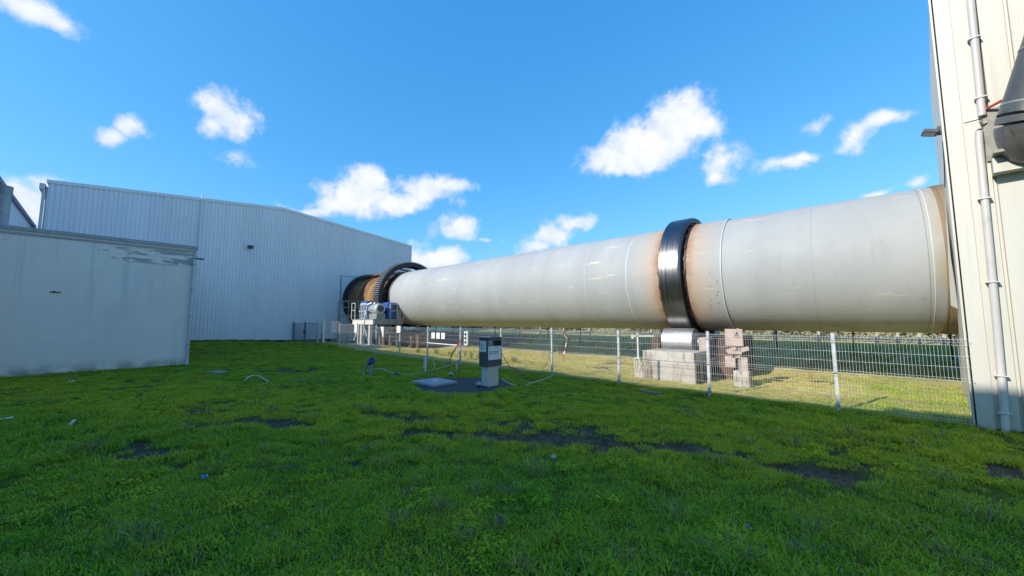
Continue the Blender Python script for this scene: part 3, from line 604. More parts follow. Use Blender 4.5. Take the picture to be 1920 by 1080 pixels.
rail([(PX1, PY0 + 1.2), (PX1, PY1)], [(PX1, PY0 + 1.2), (PX1, PY0 + 1.75), (PX1, PY1 - .25), (PX1, PY1)], 'galvanised')
rail([(PX1, PY1 - .25), (PX1 - .6, PY1)], [(PX1 - .6, PY1)], 'galvanised')
m = MB()
for y in (PY0 + 1.22, PY0 + 1.72): m.bar((PX1 + .06, y, gz), (PX1 + .06, y, PZ + 1.2), .045)
for k in range(6): m.bar((PX1 + .06, PY0 + 1.22, gz + .3 + k * .3), (PX1 + .06, PY0 + 1.72, gz + .3 + k * .3), .03)
m.build('ladder', 'galvanised_grey', pf)
pl2 = thing('inspection_platform', 'small grey railed landing on thin legs against the hall wall', 'platform', (-30, 13, .3))
MB().bx(-30.9, -28.9, 12.7, 13.6, 2.3, 2.4).build('deck', 'galvanised_grey', pl2)
for (x, y) in ((-30.8, 12.75), (-29.0, 12.75), (-30.8, 13.5), (-29.0, 13.5)): MB().bar((x, y, .1), (x, y, 2.3), .11).build('leg', 'galvanised_grey', pl2)
m = MB()
for zz_ in (3.0, 3.5): m.tube([(-28.95, 13.55, zz_), (-28.95, 12.72, zz_), (-30.85, 12.72, zz_), (-30.85, 13.55, zz_)], .022, 6)
for (x, y) in ((-28.95, 12.72), (-30.85, 12.72), (-29.9, 12.72), (-28.95, 13.5)): m.bar((x, y, 2.4), (x, y, 3.5), .04)
m.build('railing', 'galvanised_grey', pl2)
gb = thing('gear_reducer', 'blue and pale blue gear reducer box on the drive platform', 'gearbox', (-25.8, 13, PZ + .08))
MB().bx(-26.35, -25.35, 12.4, 12.98, PZ + .081, PZ + 1.22).build('housing', 'pale_blue_paint', gb, bevel=.05)
MB().bx(-26.42, -25.28, 12.36, 13.02, PZ + .60, PZ + .68).build('flange', 'pale_blue_paint', gb)
MB().bx(-26.30, -25.40, 12.42, 12.96, PZ + 1.225, PZ + 1.36).build('top_cover', 'blue_paint', gb, bevel=.03)
for k in range(4): MB().bx(-26.2 + k * .24, -26.14 + k * .24, 12.33, 12.40, PZ + .15, PZ + 1.1).build('rib', 'pale_blue_paint', gb)
MB().bx(-24.75, -24.0, 13.28, 13.95, PZ + .081, PZ + 1.25).build('gear_guard', 'blue_paint', gb, bevel=.06)
MB().bx(-25.15, -24.75, 13.2, 13.9, PZ + 1.05, PZ + 1.18).build('guard_top', 'blue_paint', gb)
mo = thing('electric_motor', 'light grey electric motor with round fan cover facing the lawn', 'motor', (-24.5, 12.75, PZ + .4))
mz = PZ + .78
MB().cyl((-25.05, 12.74, mz), (-24.25, 12.74, mz), .30, 28).build('stator', 'motor_grey', mo)
for k in range(20):
    a = 2 * PI * k / 20; MB().box((-24.65, 12.74 + .315 * math.sin(a), mz + .315 * math.cos(a)), (.7, .014, .04), R=Matrix.Rotation(-a, 3, 'X')).build('cooling_fin', 'motor_grey', mo)
MB().lathe([(-24.25, .36), (-24.0, .36), (-23.95, .33), (-23.95, .23)], 12.74, mz, 32).build('fan_cover', 'motor_grey', mo)
MB().lathe([(-23.97, .235), (-23.99, .1), (-23.99, .0)], 12.74, mz, 24).build('fan_grille', 'dark_grey', mo)
MB().cyl((-25.3, 12.74, mz), (-25.05, 12.74, mz), .22, 20).build('coupling', 'galvanised', mo)
MB().bx(-25.0, -23.9, 12.42, 13.06, PZ + .081, PZ + .46).build('motor_plinth', 'grey_steel', mo)
MB().bx(-24.8, -24.5, 12.6, 12.9, mz + .3, mz + .46).build('terminal_box', 'motor_grey', mo, bevel=.02)
MB().tube([(-24.7, 12.45, mz + .42), (-24.95, 12.28, mz + .3), (-25.05, 12.16, mz - .4), (-25.05, 12.12, mz - 1.4), (-25.05, 12.12, .3)], .035, 8).build('cable', 'galvanised', mo)
dr = thing('oil_drum', 'pale oil drum on the drive platform behind the railing', 'drum', (-24.2, 14.1, PZ + .08))
MB().cyl((-24.25, 14.12, PZ + .081), (-24.25, 14.12, PZ + .9), .26, 24).build('drum_body', 'beige_post', dr)
for zz_ in (.3, .6): MB().cyl((-24.25, 14.12, PZ + zz_), (-24.25, 14.12, PZ + zz_ + .03), .268, 24).build('drum_hoop', 'galvanised_grey', dr)
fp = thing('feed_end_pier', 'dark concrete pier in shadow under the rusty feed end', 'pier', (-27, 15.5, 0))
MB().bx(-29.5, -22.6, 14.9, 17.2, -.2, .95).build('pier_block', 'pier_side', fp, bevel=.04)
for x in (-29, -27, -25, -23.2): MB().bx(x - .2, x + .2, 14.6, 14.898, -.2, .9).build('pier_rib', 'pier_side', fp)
# ------------------------------------------------------------------ welded mesh fences
FY = 10.65; PH = 1.53
ROWS = [.03, .13, .33, .53, .73, .83, 1.03, 1.23, 1.43, 1.53]   # heights of horizontal wires; folds between .03-.13, .73-.83, 1.43-1.53
def panel_mesh(length, r=.003, pitch=.05):
    m = MB(); prof = [(.0, 0), (.03, 0), (.08, -.045), (.13, 0), (.73, 0), (.78, -.045), (.83, 0), (1.43, 0), (1.48, -.045), (1.53, 0), (1.56, 0)]
    def tri_tube(pts, r):
        vs = []
        for p in pts: vs += [(p[0] + r * math.cos(a), p[1] + r * math.sin(a) * .9, p[2] + (r * math.sin(a) if abs(pts[0][2] - pts[-1][2]) < .01 else 0)) if abs(pts[0][2] - pts[-1][2]) > .01 else (p[0], p[1] + r * math.cos(a), p[2] + r * math.sin(a)) for a in (PI / 4, 3 * PI / 4, 5 * PI / 4, 7 * PI / 4)]
        m.add(vs, [(4 * i + k, 4 * i + (k + 1) % 4, 4 * i + 4 + (k + 1) % 4, 4 * i + 4 + k) for i in range(len(pts) - 1) for k in range(4)])
    n = int(length / pitch)
    for k in range(n + 1): tri_tube([(k * pitch + .01, y, z) for z, y in prof], r * .85)
    for z in ROWS: tri_tube([(0, .006, z), (length, .006, z)], r * 1.15)
    for z in (.08, .78, 1.48): tri_tube([(0, -.039, z), (length, -.039, z)], r * 1.0)
    return m
proto = {}
def mesh_panel(parent, x, y, z, length, mat, rot=0):
    key = (length, mat)
    if key not in proto:
        o = panel_mesh(length).build('mesh_panel', mat, None); o.parent = parent; proto[key] = o
    else:
        o = proto[key].copy(); C.objects.link(o); o.parent = parent
    pw = parent_world(parent); o.location = (x - pw.x, y - pw.y, z - pw.z); o.rotation_euler = (0, 0, rot); return o
pproto = {}
def post(parent, x, y, z, h, mat, lean=0):
    if (h, mat) not in pproto:
        a = MB().box((0, 0, h / 2 - .15), (.06, .06, h + .3)).build('post', mat, None); a.parent = parent
        cp = MB().box((0, 0, h + .01), (.066, .066, .02)).build('post_cap', 'galvanised_grey', None); cp.parent = a
        cl = []
        for zc in (.12, .82, 1.46):
            q = MB().box((0, -.004, zc), (.085, .085, .035)).build('clamp', 'galvanised_grey' if mat == 'galvanised' else 'dark_grey', None); q.parent = a; cl.append(q)
        pproto[(h, mat)] = (a, [cp] + cl); o = a
    else:
        a, ch = pproto[(h, mat)]; o = a.copy(); C.objects.link(o); o.parent = parent
        for c_ in ch: d = c_.copy(); C.objects.link(d); d.parent = o
    pw = parent_world(parent); o.location = (x - pw.x, y - pw.y, z - pw.z); o.rotation_euler = (0, lean, 0); return o
fence = thing('mesh_fence', 'galvanised welded mesh fence on square posts along the sunlit grass edge', 'fence', (-12, FY, 0))
FX = [-.40, -2.90, -5.40, -7.90, -10.40, -12.90, -15.35, -17.88, -20.45, -22.92, -25.43]
for i, x in enumerate(FX):
    z = max(0, tz(x, FY)); post(fence, x, FY, z, 1.64, 'galvanised', random.uniform(-.012, .012))
    if i < len(FX) - 1:
        x2 = FX[i + 1]; mesh_panel(fence, x2 + .01, FY - .035, max(0, tz((x + x2) / 2, FY)) + .05, 2.48, 'galvanised')
mesh_panel(fence, -.38, FY - .035, .05, 1.85, 'galvanised')
mesh_panel(fence, -26.75, FY - .035, .36, 1.3, 'galvanised')
back = thing('far_mesh_fence', 'welded mesh fence on the bank, coloured dark for the kiln shadow', 'fence', (-10, 20, .7))
for k in range(13):
    x = 2.35 - k * 2.5; z = tz(x, 20.0); post(back, x, 20.0, z, 1.60, 'dark_grey'); mesh_panel(back, x - 2.5, 19.96, tz(x - 1.25, 20) + .05, 2.48, 'galvanised_grey')  # kiln shadow is put into the dark post and wire colours
cf = thing('concrete_post_fence', 'old wire fence on leaning cream concrete posts in front of dry brush', 'fence', (0, 23, .9))
cx_ = [2.65, 1.95, 1.3, .6, -1.45, -3.3, -5.4, -7.6, -9.9, -12.2, -14.5, -16.8, -19.1]
for i, x in enumerate(cx_):
    z = tz(x, 24.2); ln = random.uniform(-.08, .08)
    MB().bar((x, 24.2, z - .2), (x + ln, 24.2, z + 1.45), .12).build('post', 'concrete_post', cf, bevel=.01)
for zz_ in (.35, .7, 1.05, 1.35): MB().tube([(x, 24.13, tz(x, 24.2) + zz_) for x in (4, 0, -5, -10, -15, -20, -26)], .006, 4).build('wire', 'galvanised', cf)
# gate between the fence and the hall
gate = thing('mesh_gate', 'dark blue-grey double mesh gate between the hall wall and the fence', 'gate', (-30.7, 10.3, .35))
ga, gbp, gc = Vector((-32.15, 9.92, .33)), Vector((-30.75, 10.28, .33)), Vector((-29.2, 10.66, .36))
for p in (ga, gbp, gc): MB().bar(p - Vector((0, 0, .2)), p + Vector((0, 0, 1.55)), .09).build('gate_post', 'gate_blue' if p is not gc else 'galvanised', gate)
for (p, q) in ((ga, gbp), (gbp, gc)):
    d = (q - p).normalized(); lf = MB()
    a, b = p + d * .08, q - d * .08; up = Vector((0, 0, 1))
    for (s_, e_) in ((a + up * .1, b + up * .1), (a + up * 1.4, b + up * 1.4), (a + up * .1, a + up * 1.4), (b + up * .1, b + up * 1.4)): lf.bar(s_, e_, .04)
    L_ = (b - a).length; k = .06
    while k < L_: lf.bar(a + d * k + up * .1, a + d * k + up * 1.4, .008); k += .06
    for z in (.4, .7, 1.0): lf.bar(a + up * z, b + up * z, .01)
    lf.build('gate_leaf', 'gate_blue', gate)
MB().box(gbp + Vector((.03, -.06, .78)), (.10, .08, .2)).build('lock_case', 'black_paint', gate)
mb_ = thing('meter_box', 'dark upright meter box with two white labels beside the mesh gate', 'cabinet', (-28.9, 10.85, .3))
MB().bx(-29.12, -28.80, 10.85, 11.02, .25, 1.92).build('box_body', 'dark_grey', mb_)
MB().bx(-28.79, -28.74, 10.80, 11.0, .1, 1.95).build('side_post', 'galvanised', mb_)
MB().bx(-29.06, -28.86, 10.838, 10.849, 1.45, 1.88).build('label_plate', 'white_paint', mb_)
MB().bx(-29.06, -28.88, 10.838, 10.849, 1.08, 1.40).build('label_plate', 'off_white', mb_)
# notices on the fence
def notice(label, x, z0, z1, wdt, mat='white_paint', group='notices on the fence'):
    o = MB().bx(x - wdt / 2, x + wdt / 2, FY - .078, FY - .070, z0, z1).build('notice_board', mat, None); tag(o, label, 'notice', None); return o
notice('small white notice on the fence, leftmost of the row of three', -14.82, 1.10, 1.38, .27)
notice('small white notice in the middle of the row of three on the fence', -14.43, 1.10, 1.38, .27)
notice('small white notice on the fence, nearest the plug box in the row of three', -14.05, 1.10, 1.38, .27)
tag(MB().bx(-18.05, -17.68, FY - .12, FY - .05, 1.30, 1.66).build('junction_box', 'white_paint', None, bevel=.01), 'square white box fixed to the top of a fence post', 'box')
o = MB(); o.add([(-19.85, FY - .08, 1.6), (-19.5, FY - .08, 1.6), (-19.5, FY - .08, .95), (-19.85, FY - .07, 1.6), (-19.5, FY - .07, 1.6), (-19.5, FY - .07, .95)], [(0, 2, 1), (3, 4, 5), (0, 1, 4, 3), (1, 2, 5, 4), (2, 0, 3, 5)])
tag(o.build('pennant', 'white_paint', None), 'white three-cornered pennant hanging on the fence by the drive platform', 'pennant')
tag(MB().bx(-23.1, -22.78, FY - .085, FY - .045, 1.2, 1.78).build('notice_board', 'white_paint', None), 'white notice on the fence post in front of the platform legs', 'notice')
pb_ = thing('plug_box', 'grey plug box with round sockets hung on the fence', 'box', (-12.35, FY - .1, 1.0))
MB().bx(-12.47, -12.22, FY - .17, FY - .05, .88, 1.48).build('box_body', 'off_white', pb_, bevel=.02)
for z in (1.02, 1.2, 1.36): MB().cyl((-12.345, FY - .20, z), (-12.345, FY - .171, z), .05, 12).build('socket', 'black_paint', pb_)
tag(MB().tube([(-15.3, FY - .09, .62), (-15.28, FY - .09, .86), (-15.2, FY - .09, .88), (-13.0, FY - .09, .86)], .022, 8).build('conduit', 'white_paint', None), 'white plastic conduit clipped along the mesh below the notices', 'conduit')
tape = MB(); pts = [(-7.28, 1.62), (-7.33, 1.45), (-7.2, 1.34), (-7.24, 1.2), (-7.27, 1.05), (-7.30, .92), (-7.36, .80), (-7.38, .62)]
tp = thing('barrier_tape', 'strip of red and white barrier tape dangling from the fence', 'tape', (-7.3, FY - .1, .6))
for i in range(len(pts) - 1):
    a, b = pts[i], pts[i + 1]; m = MB(); m.add([(a[0] - .018, FY - .09, a[1]), (a[0] + .018, FY - .10, a[1]), (b[0] + .018, FY - .10, b[1]), (b[0] - .018, FY - .09, b[1]), (a[0] - .018, FY - .088, a[1]), (a[0] + .018, FY - .098, a[1]), (b[0] + .018, FY - .098, b[1]), (b[0] - .018, FY - .088, b[1])], [(0, 1, 2, 3), (4, 7, 6, 5)])
    m.build('tape_band', 'red_plastic' if i % 2 == 0 else 'white_paint', tp)
tag(MB().tube([(-7.85 + .16 * math.cos(a) + .17, FY - .09, .80 + .16 * math.sin(a)) for a in np.linspace(0, 4 * PI, 30)], .009, 5).build('wire_loop', 'hose_pale', None), 'pale coil of wire hanging on the fence post beside the barrier tape', 'wire')
tag(MB().tube([(-12.75, FY - .1, 1.1), (-12.95, FY - .12, .85), (-13.2, FY - .15, .55), (-13.3, FY - .2, .3), (-13.28, FY - .3, .05)], .025, 6).build('red_hose', 'red_plastic', None), 'red hose sagging from the fence post to the grass', 'hose')
# ------------------------------------------------------------------ well pad, slab, control post
def gpt(x, y, dz=0):
    p = gp(x, y); 
    for _ in range(3): p = gp(x, y, tz(p.x, p.y))
    return Vector((p.x, p.y, p.z + dz))
px_, py_ = PADC; pz = max(tz(px_ + 1.5 * math.cos(a), py_ + 1.5 * math.sin(a)) for a in np.linspace(0, 6.28, 16)) + .005
MB().cyl((px_, py_, pz - .25), (px_, py_, pz), 1.48, 64).build('well_cap', 'pad_asphalt', None, bevel=.03)
tag(bpy.data.objects['well_cap'], 'round dark well cap set in the lawn under the control post', 'well cap')
sl = thing('access_cover', 'square pale grey concrete access cover on the dark well cap', 'cover', (-9.5, 6.9, pz))
MB().bx(-10.08, -9.02, 6.45, 7.34, pz + .003, pz + .085).build('cover_slab', 'slab_concrete', sl, bevel=.015)
MB().bx(-9.62, -9.45, 6.83, 6.96, pz + .086, pz + .098).build('lifting_plate', 'galvanised', sl)
for (x, y, lb) in ((845, 707, 'small mushroom vent cap at the back edge of the well cap'), (898, 729, 'small mushroom vent cap beside the foot of the control post')):
    p = gpt(x, y); v = thing('vent_cap', lb, 'vent', (p.x, p.y, pz), 'vents on the well cap')
    MB().cyl((p.x, p.y, pz), (p.x, p.y, pz + .07), .05, 14).build('stem', 'black_paint', v)
    m = MB()
    prof = [(.0, .095), (.035, .09), (.07, .06), (.085, .0)]
    vs = []; nn = 16
    for (dz, r) in prof: vs += [(p.x + r * math.cos(2 * PI * k / nn), p.y + r * math.sin(2 * PI * k / nn), pz + .07 + dz) for k in range(nn)]
    m.add(vs, [(i * nn + k, i * nn + (k + 1) % nn, (i + 1) * nn + (k + 1) % nn, (i + 1) * nn + k) for i in range(3) for k in range(nn)] + [tuple(range(nn))], True); m.build('cap', 'slab_concrete', v)
cb = thing('control_post', 'beige control post with a dark grey open housing and a white notice', 'control post', (-8.1, 7.8, pz))
cx0, cy0 = -7.93, 7.60
MB().bx(cx0 - .27, cx0, cy0, cy0 + .42, pz, .60).build('pedestal', 'beige_post', cb, bevel=.012)
MB().bx(cx0 - .272, cx0 - .02, cy0 - .012, cy0 - .002, pz + .02, .59).build('side_plate', 'pvc_grey', cb)
hx0, hx1, hy0, hy1, hz0, hz1 = cx0 - .33, cx0 + .03, cy0 - .06, cy0 + .52, .602, 1.40
m = MB().bx(hx0, hx1, hy0, hy0 + .03, hz0, hz1).bx(hx0, hx1, hy1 - .03, hy1, hz0, hz1).bx(hx0, hx1, hy0 + .03, hy1 - .03, hz0, hz0 + .17).bx(hx0, hx1, hy0 + .03, hy1 - .03, hz1 - .06, hz1).bx(hx0, hx0 + .02, hy0 + .03, hy1 - .03, hz0 + .17, hz0 + .5); m.build('housing', 'dark_grey', cb)
MB().bx(hx0 - .02, hx1 + .02, hy0 - .02, hy1 + .02, hz1 + .002, hz1 + .045).build('housing_roof', 'dark_grey', cb, bevel=.01)
for k in range(5): MB().bar((hx0 + .12, hy0 + .12 + k * .08, hz1 - .3), (hx0 + .12, hy0 + .12 + k * .08, hz1 - .06), .018).build('grille_bar', 'galvanised', cb)
nb = MB().bx(hx1 + .004, hx1 + .016, hy0 + .015, hy1 - .03, hz0 + .19, hz0 + .585).build('notice', 'white_paint', cb)
lb = MB().bx(hx0 + .04, hx1 - .06, hy0 - .012, hy0 - .003, hz0 + .42, hz1 - .06).build('side_label', 'white_paint', cb)
# print on the two notices: the photo shows lines of lettering too small to read, and a small drop emblem
m = MB(); yl = hy0 + .05
for row, segs in ((hz0 + .41, (.09, .05, .20)), (hz0 + .355, (.12, .14, .06))):
    y = yl
    for wd in segs:
        n = max(2, int(wd / .022))
        for k in range(n): m.bx(hx1 + .0165, hx1 + .0175, y + k * wd / n, y + (k + .72) * wd / n, row, row + .026 + .006 * ((k * 7) % 3 == 0))
        y += wd + .022
m.build('lettering', 'print_ink', nb)
m = MB(); c0 = (hy0 + .30, hz0 + .53); m.add([(hx1 + .0172, c0[0] + .016 * math.cos(a), c0[1] + .016 * math.sin(a)) for a in np.linspace(-3.6, .46, 10)] + [(hx1 + .0172, c0[0], c0[1] + .035)], [tuple(range(11))]); m.build('drop_emblem', 'print_ink', nb)
m = MB().bx(hx1 + .0165, hx1 + .0172, hy0 + .34, hy0 + .43, hz0 + .525, hz0 + .545).bx(hx1 + .0165, hx1 + .0172, hy0 + .05, hy0 + .11, hz0 + .52, hz0 + .535); m.build('small_print', 'print_pale', nb)
m = MB()
for k in range(7): m.bx(hx0 + .06, hx0 + .06 + (.1 + .05 * (k % 3)), hy0 - .0145, hy0 - .0125, hz1 - .14 - k * .028, hz1 - .128 - k * .028)
m.build('small_print', 'print_pale', lb)
cab = [(hx1 - .05, hy1 + .01, 1.0), (hx1 + .1, hy1 + .25, .55)] + [tuple(gpt(x, y, .012 + h)) for x, y, h in ((965, 703, .22), (985, 713, .04), (1005, 710, .02), (1025, 690, .2))] + [(-7.93, FY - .05, .95)]
tag(MB().tube(spline(cab), .010, 5).build('power_cable', 'rubber', None), 'black cable sagging from the control post to the mesh fence', 'cable')
# ------------------------------------------------------------------ hoses, standpipe, sticks, litter
b = gpt(694, 706); sp = thing('standpipe', 'short grey standpipe with a black hose coil on its head', 'standpipe', tuple(b))
m = MB().cyl(b - Vector((0, 0, .1)), b + Vector((.02, .02, .50)), .075, 12, .05); m.build('pipe', 'grey_steel', sp)
m = MB()
for k in range(3):
    a0 = b + Vector((.03, .02, .50 + .035 * k)); m.tube([a0 + Vector((.15 * math.cos(a), .15 * math.sin(a) * .7, .06 * math.sin(a))) for a in np.linspace(0, 2 * PI, 18)], .035, 8)
m.build('hose_coil', 'blue_plastic', sp)
MB().tube(spline([b + Vector((-.02, -.05, .45)), b + Vector((-.22, -.12, .22)), b + Vector((-.12, -.18, .06)), b + Vector((.1, -.1, .02))]), .035, 8).build('hose_tail', 'hose_green', sp)
MB().tube(spline([b + Vector((.05, .05, .22)), b + Vector((.25, .25, .26)), b + Vector((.5, .45, .16)), b + Vector((.62, .62, .06))]), .028, 8).build('outlet_hose', 'hose_pale', sp)
MB().cyl(b + Vector((.58, .58, .06)), b + Vector((.70, .72, .09)), .055, 10).build('valve', 'blue_plastic', sp)
def ground_tube(name, pix, r, mat, label, cat, lift=None):
    P = [gpt(x, y, r + .02 + (lift[i] if lift else 0)) for i, (x, y) in enumerate(pix)]
    return tag(MB().tube(spline(P), r, 6).build(name, mat, None), label, cat)
ground_tube('garden_hose', [(742, 702), (775, 703), (812, 697), (846, 689), (872, 679)], .020, 'hose_pale', 'pale green hose lying from the standpipe towards the fence', 'hose', [0, 0, .03, .06, .04])
ground_tube('hose_scrap', [(458, 716), (466, 712), (478, 711), (490, 713), (503, 718)], .016, 'pvc_grey', 'short bent white hose scrap arched over the lawn', 'hose', [0, .06, .09, .06, 0])
ground_tube('hose_run', [(545, 714), (590, 714), (640, 712)], .012, 'hose_pale', 'thin pale hose half buried in grass left of the standpipe', 'hose')
def stick(name, p, q, r, mat, label):
    return tag(MB().tube([p, (Vector(p) + Vector(q)) / 2 + Vector((.01, 0, .005)), q], r, 6).build(name, mat, None), label, 'stake')
a = gpt(793, 693); stick('garden_stake', a - Vector((0, 0, .1)), a + Vector((.06, .05, .55)), .028, 'pvc_grey', 'upright grey stake, taller of the crossed pair by the hose')
a = gpt(797, 699); stick('garden_stake', a - Vector((0, 0, .1)), a + Vector((-.30, .22, .52)), .026, 'pvc_grey', 'leaning grey stake crossing the taller one by the hose')
a = gpt(816, 691); stick('garden_stake', a + Vector((0, 0, .01)), a + Vector((-.45, .2, .30)), .024, 'hose_pale', 'pale stick slanting down to the hose beside the crossed stakes')
a = gpt(829, 691); stick('garden_stake', a + Vector((0, 0, .0)), a + Vector((.18, .2, .40)), .020, 'hose_pale', 'thin pale stick leaning towards the red hose')
a = gpt(836, 690); stick('garden_stake', a + Vector((0, 0, .0)), a + Vector((.40, .42, .34)), .030, 'hose_pale', 'thick pale stick leaning towards the red hose')
a = gpt(856, 696); stick('garden_stake', a - Vector((0, 0, .1)), a + Vector((-.02, .02, .34)), .035, 'pvc_grey', 'stubby grey stake at the foot of the fence post')
ground_tube('ground_conduit', [(1036, 706), (1020, 713), (1000, 719), (985, 725)], .012, 'off_white', 'white conduit curving from the fence post foot over the grass', 'conduit')
ground_tube('conduit_scrap', [(940, 719), (955, 726), (968, 727)], .012, 'off_white', 'white conduit scrap on the edge of the well cap', 'conduit', [.12, .08, .05])
p = gpt(1221, 738); tag(MB().box(p + Vector((0, 0, .03)), (.62, .20, .05), -.08).build('plank', 'wood', None), 'grey weathered plank lying in the grass before the fence', 'plank')
p = gpt(408, 699); tag(MB().box(p + Vector((0, 0, .03)), (.5, .35, .04), .5).build('flat_stone', 'slab_concrete', None), 'flat grey stone sunk in the lawn near the rendered outbuilding', 'stone')
def scrap(name, x, y, sx, sy, mat, label, tilt=.5, rz=.4):
    p = gpt(x, y); m = MB(); n = 4; vs = []
    R = Matrix.Rotation(rz, 3, 'Z') @ Matrix.Rotation(tilt, 3, 'X')
    for i in range(n + 1):
        for j in range(n + 1): vs.append(p + Vector((0, 0, .045 + sy * .3)) + R @ Vector(((i / n - .5) * sx, (j / n - .5) * sy, random.uniform(-.012, .012) + .02 * math.sin(i * 1.7 + j))))
    m.add(vs, [(i * (n + 1) + j, (i + 1) * (n + 1) + j, (i + 1) * (n + 1) + j + 1, i * (n + 1) + j + 1) for i in range(n) for j in range(n)])
    o = m.build(name, mat, None); s_ = o.modifiers.new('thickness', 'SOLIDIFY'); s_.thickness = .003; return tag(o, label, 'litter')
scrap('paper_scrap', 383, 903, .07, .05, 'blue_paper', 'crumpled blue paper scrap lying in the shaded grass')
scrap('paper_scrap', 135, 800, .06, .10, 'off_white', 'upright white wrapper beside the dark hole in the lawn', 1.1, .9)
scrap('paper_scrap', 133, 719, .16, .08, 'white_paint', 'flat white wrapper lying in front of the rendered outbuilding', .2)
scrap('foam_block', 4, 792, .24, .07, 'white_paint', 'long white foam strip lying on the lawn at the mud hole side', .2, -1.2)
scrap('paper_scrap', 1037, 864, .07, .05, 'white_leaf', 'tiny white scrap among the rutted grass', .4)
scrap('bottle_cap', 1403, 998, .022, .02, 'blue_paper', 'tiny blue bottle cap among the thick grass', .1)
scrap('dead_leaf', 938, 988, .05, .07, 'wood', 'curled brown leaf on the foreground grass', .6)
# ------------------------------------------------------------------ brush behind the far fence
def leaf_cloud(n, boxes, size, seed):
    r = np.random.default_rng(seed); V = []; Fc = []
    for k in range(n):
        bx_ = boxes[r.integers(len(boxes))]; c = np.array([r.uniform(bx_[0], bx_[1]), r.uniform(bx_[2], bx_[3]), 0]); h = r.uniform(0, 1) ** .8
        c[2] = bx_[4] + h * bx_[5] * (.65 + .7 * float(vnoise(c[0] * .6, c[1] * .6, 5)))
        d = r.normal(size=3); d /= np.linalg.norm(d); e = np.cross(d, r.normal(size=3)); e /= np.linalg.norm(e); s_ = size * r.uniform(.5, 1.5)
        o = len(V); V += [c - d * s_, c + e * s_ * .4, c + d * s_, c - e * s_ * .4]; Fc.append((o, o + 1, o + 2, o + 3))
    m = MB(); m.v = [tuple(v) for v in V]; m.f = Fc; m.sm = [False] * len(Fc); return m
def raw(m, name, mats):
    me = bpy.data.meshes.new(name); me.from_pydata(m.v, [], m.f)
    for q in mats: me.materials.append(MATS[q])
    if len(mats) > 1: me.polygons.foreach_set('material_index', rng.integers(0, len(mats), len(m.f)))
    me.update(); o = bpy.data.objects.new(name, me); C.objects.link(o); return o
simple('dry_twig', (.30, .23, .15), .85, 0, .35, 3)
hd = raw(leaf_cloud(26000, [(-34 + 8 * k, -25 + 8 * k, 25.2, 27.2, 1.1, 1.5) for k in range(6)], .10, 3), 'dry_brush', ['bush_leaf', 'dry_twig', 'dry_twig']); hd['kind'] = 'stuff'; hd['label'] = 'long belt of dry brown brush behind the concrete post fence'; hd['category'] = 'brush'
# flowering weeds along the shadow edge, left
def weed(x, y, h, mat, label, grp, spread=.22, n=60):
    z = tz(x, y); t = thing('flowering_weed', label, 'weed', (x, y, z), grp); m = MB(); st_ = MB()
    for k in range(7):
        a = random.uniform(0, 6.28); tip = Vector((x + spread * math.cos(a) * random.uniform(.3, 1), y + spread * math.sin(a) * random.uniform(.3, 1), z + h * random.uniform(.6, 1)))
        st_.tube([(x, y, z), (Vector((x, y, z)) + tip) / 2 + Vector((0, 0, .04)), tip], .005, 4)
        for j in range(n // 7):
            c = tip.lerp(Vector((x, y, z)), random.uniform(0, .7)) + Vector([random.gauss(0, .035) for _ in range(3)]); d = Vector([random.gauss(0, 1) for _ in range(3)]).normalized(); e = d.orthogonal().normalized(); s_ = random.uniform(.025, .05)
            m.add([c - d * s_, c + e * s_ * .5, c + d * s_, c - e * s_ * .5], [(0, 1, 2, 3)])
    m.build('leaves', mat, t); st_.build('stem', 'weed_leaf', t)
for (x, y, h) in ((-19.2, 12.6, .3), (-17.9, 13.0, .35), (-16.4, 12.9, .28), (-14.6, 12.8, .55), (-14.2, 12.9, .5), (-13.1, 12.9, .4), (-12.0, 13.2, .3), (-15.6, 13.2, .35)):
    weed(x, y, h, 'weed_leaf', 'leafy yellow-green weed growing in the sunlit strip behind the fence', 'weeds in the sunlit strip')
weed(-16.3, 13.3, .62, 'white_leaf', 'tall weed with whitish heads behind the fence near the notices', 'white weeds')
# ------------------------------------------------------------------ grass
g = MG('grass_blade'); n1 = g.noise(.35, 4, .55); n2 = g.noise(1.4, 5, .6); at_ = g.n('ShaderNodeAttribute'); at_.attribute_name = 'tint'
oi = g.n('ShaderNodeObjectInfo'); rnd = oi.outputs['Random']
c = g.mix(g.ramp(n1, .32, .68), (.15, .40, .014), (.38, .50, .014)); c = g.mix(g.ramp(n2, .5, .72, 0, .6), c, (.50, .46, .03)); c = g.mix(g.ramp(n2, .46, .28, 0, .7), c, (.08, .29, .016))
c = g.mix(g.ramp(rnd, .55, 1, 0, .55), c, (.06, .22, .014)); c = g.mix(g.ramp(rnd, .35, 0, 0, .5), c, (.50, .54, .05))
py = g.xyz(); trk = g.math('ADD', g.math('MULTIPLY_ADD', py[0], -.57, py[1]), -7.2); c = g.mix(g.math('MULTIPLY', g.math('MULTIPLY', g.ramp(trk, -2.2, .2), g.ramp(trk, 5.0, 1.5, .35, 1)), g.ramp(n2, .25, .6, .25, .95)), c, (.60, .57, .018))
c = g.mix(g.math('MULTIPLY', at_.outputs['Fac'], .8), c, (.50, .52, .14))
dry_lit_z = g.math('MULTIPLY', g.ramp(py[1], 10.7, 11.5), g.ramp(g.noise(.5, 5, .6), .25, .6, .55, 1))  # drier grass beyond the fence, with sunlight lifted into its colour
dry_lit_c = g.mix(g.ramp(n2, .35, .65), (.80, .66, .27), (.66, .62, .18)); dry_lit_c = g.mix(g.ramp(py[0], -1.2, .6, 0, .8), dry_lit_c, (.46, .60, .10))
c = g.mix(dry_lit_z, c, dry_lit_c)
g.col(c); g.rough(.7); g.b.inputs['Specular IOR Level'].default_value = .03
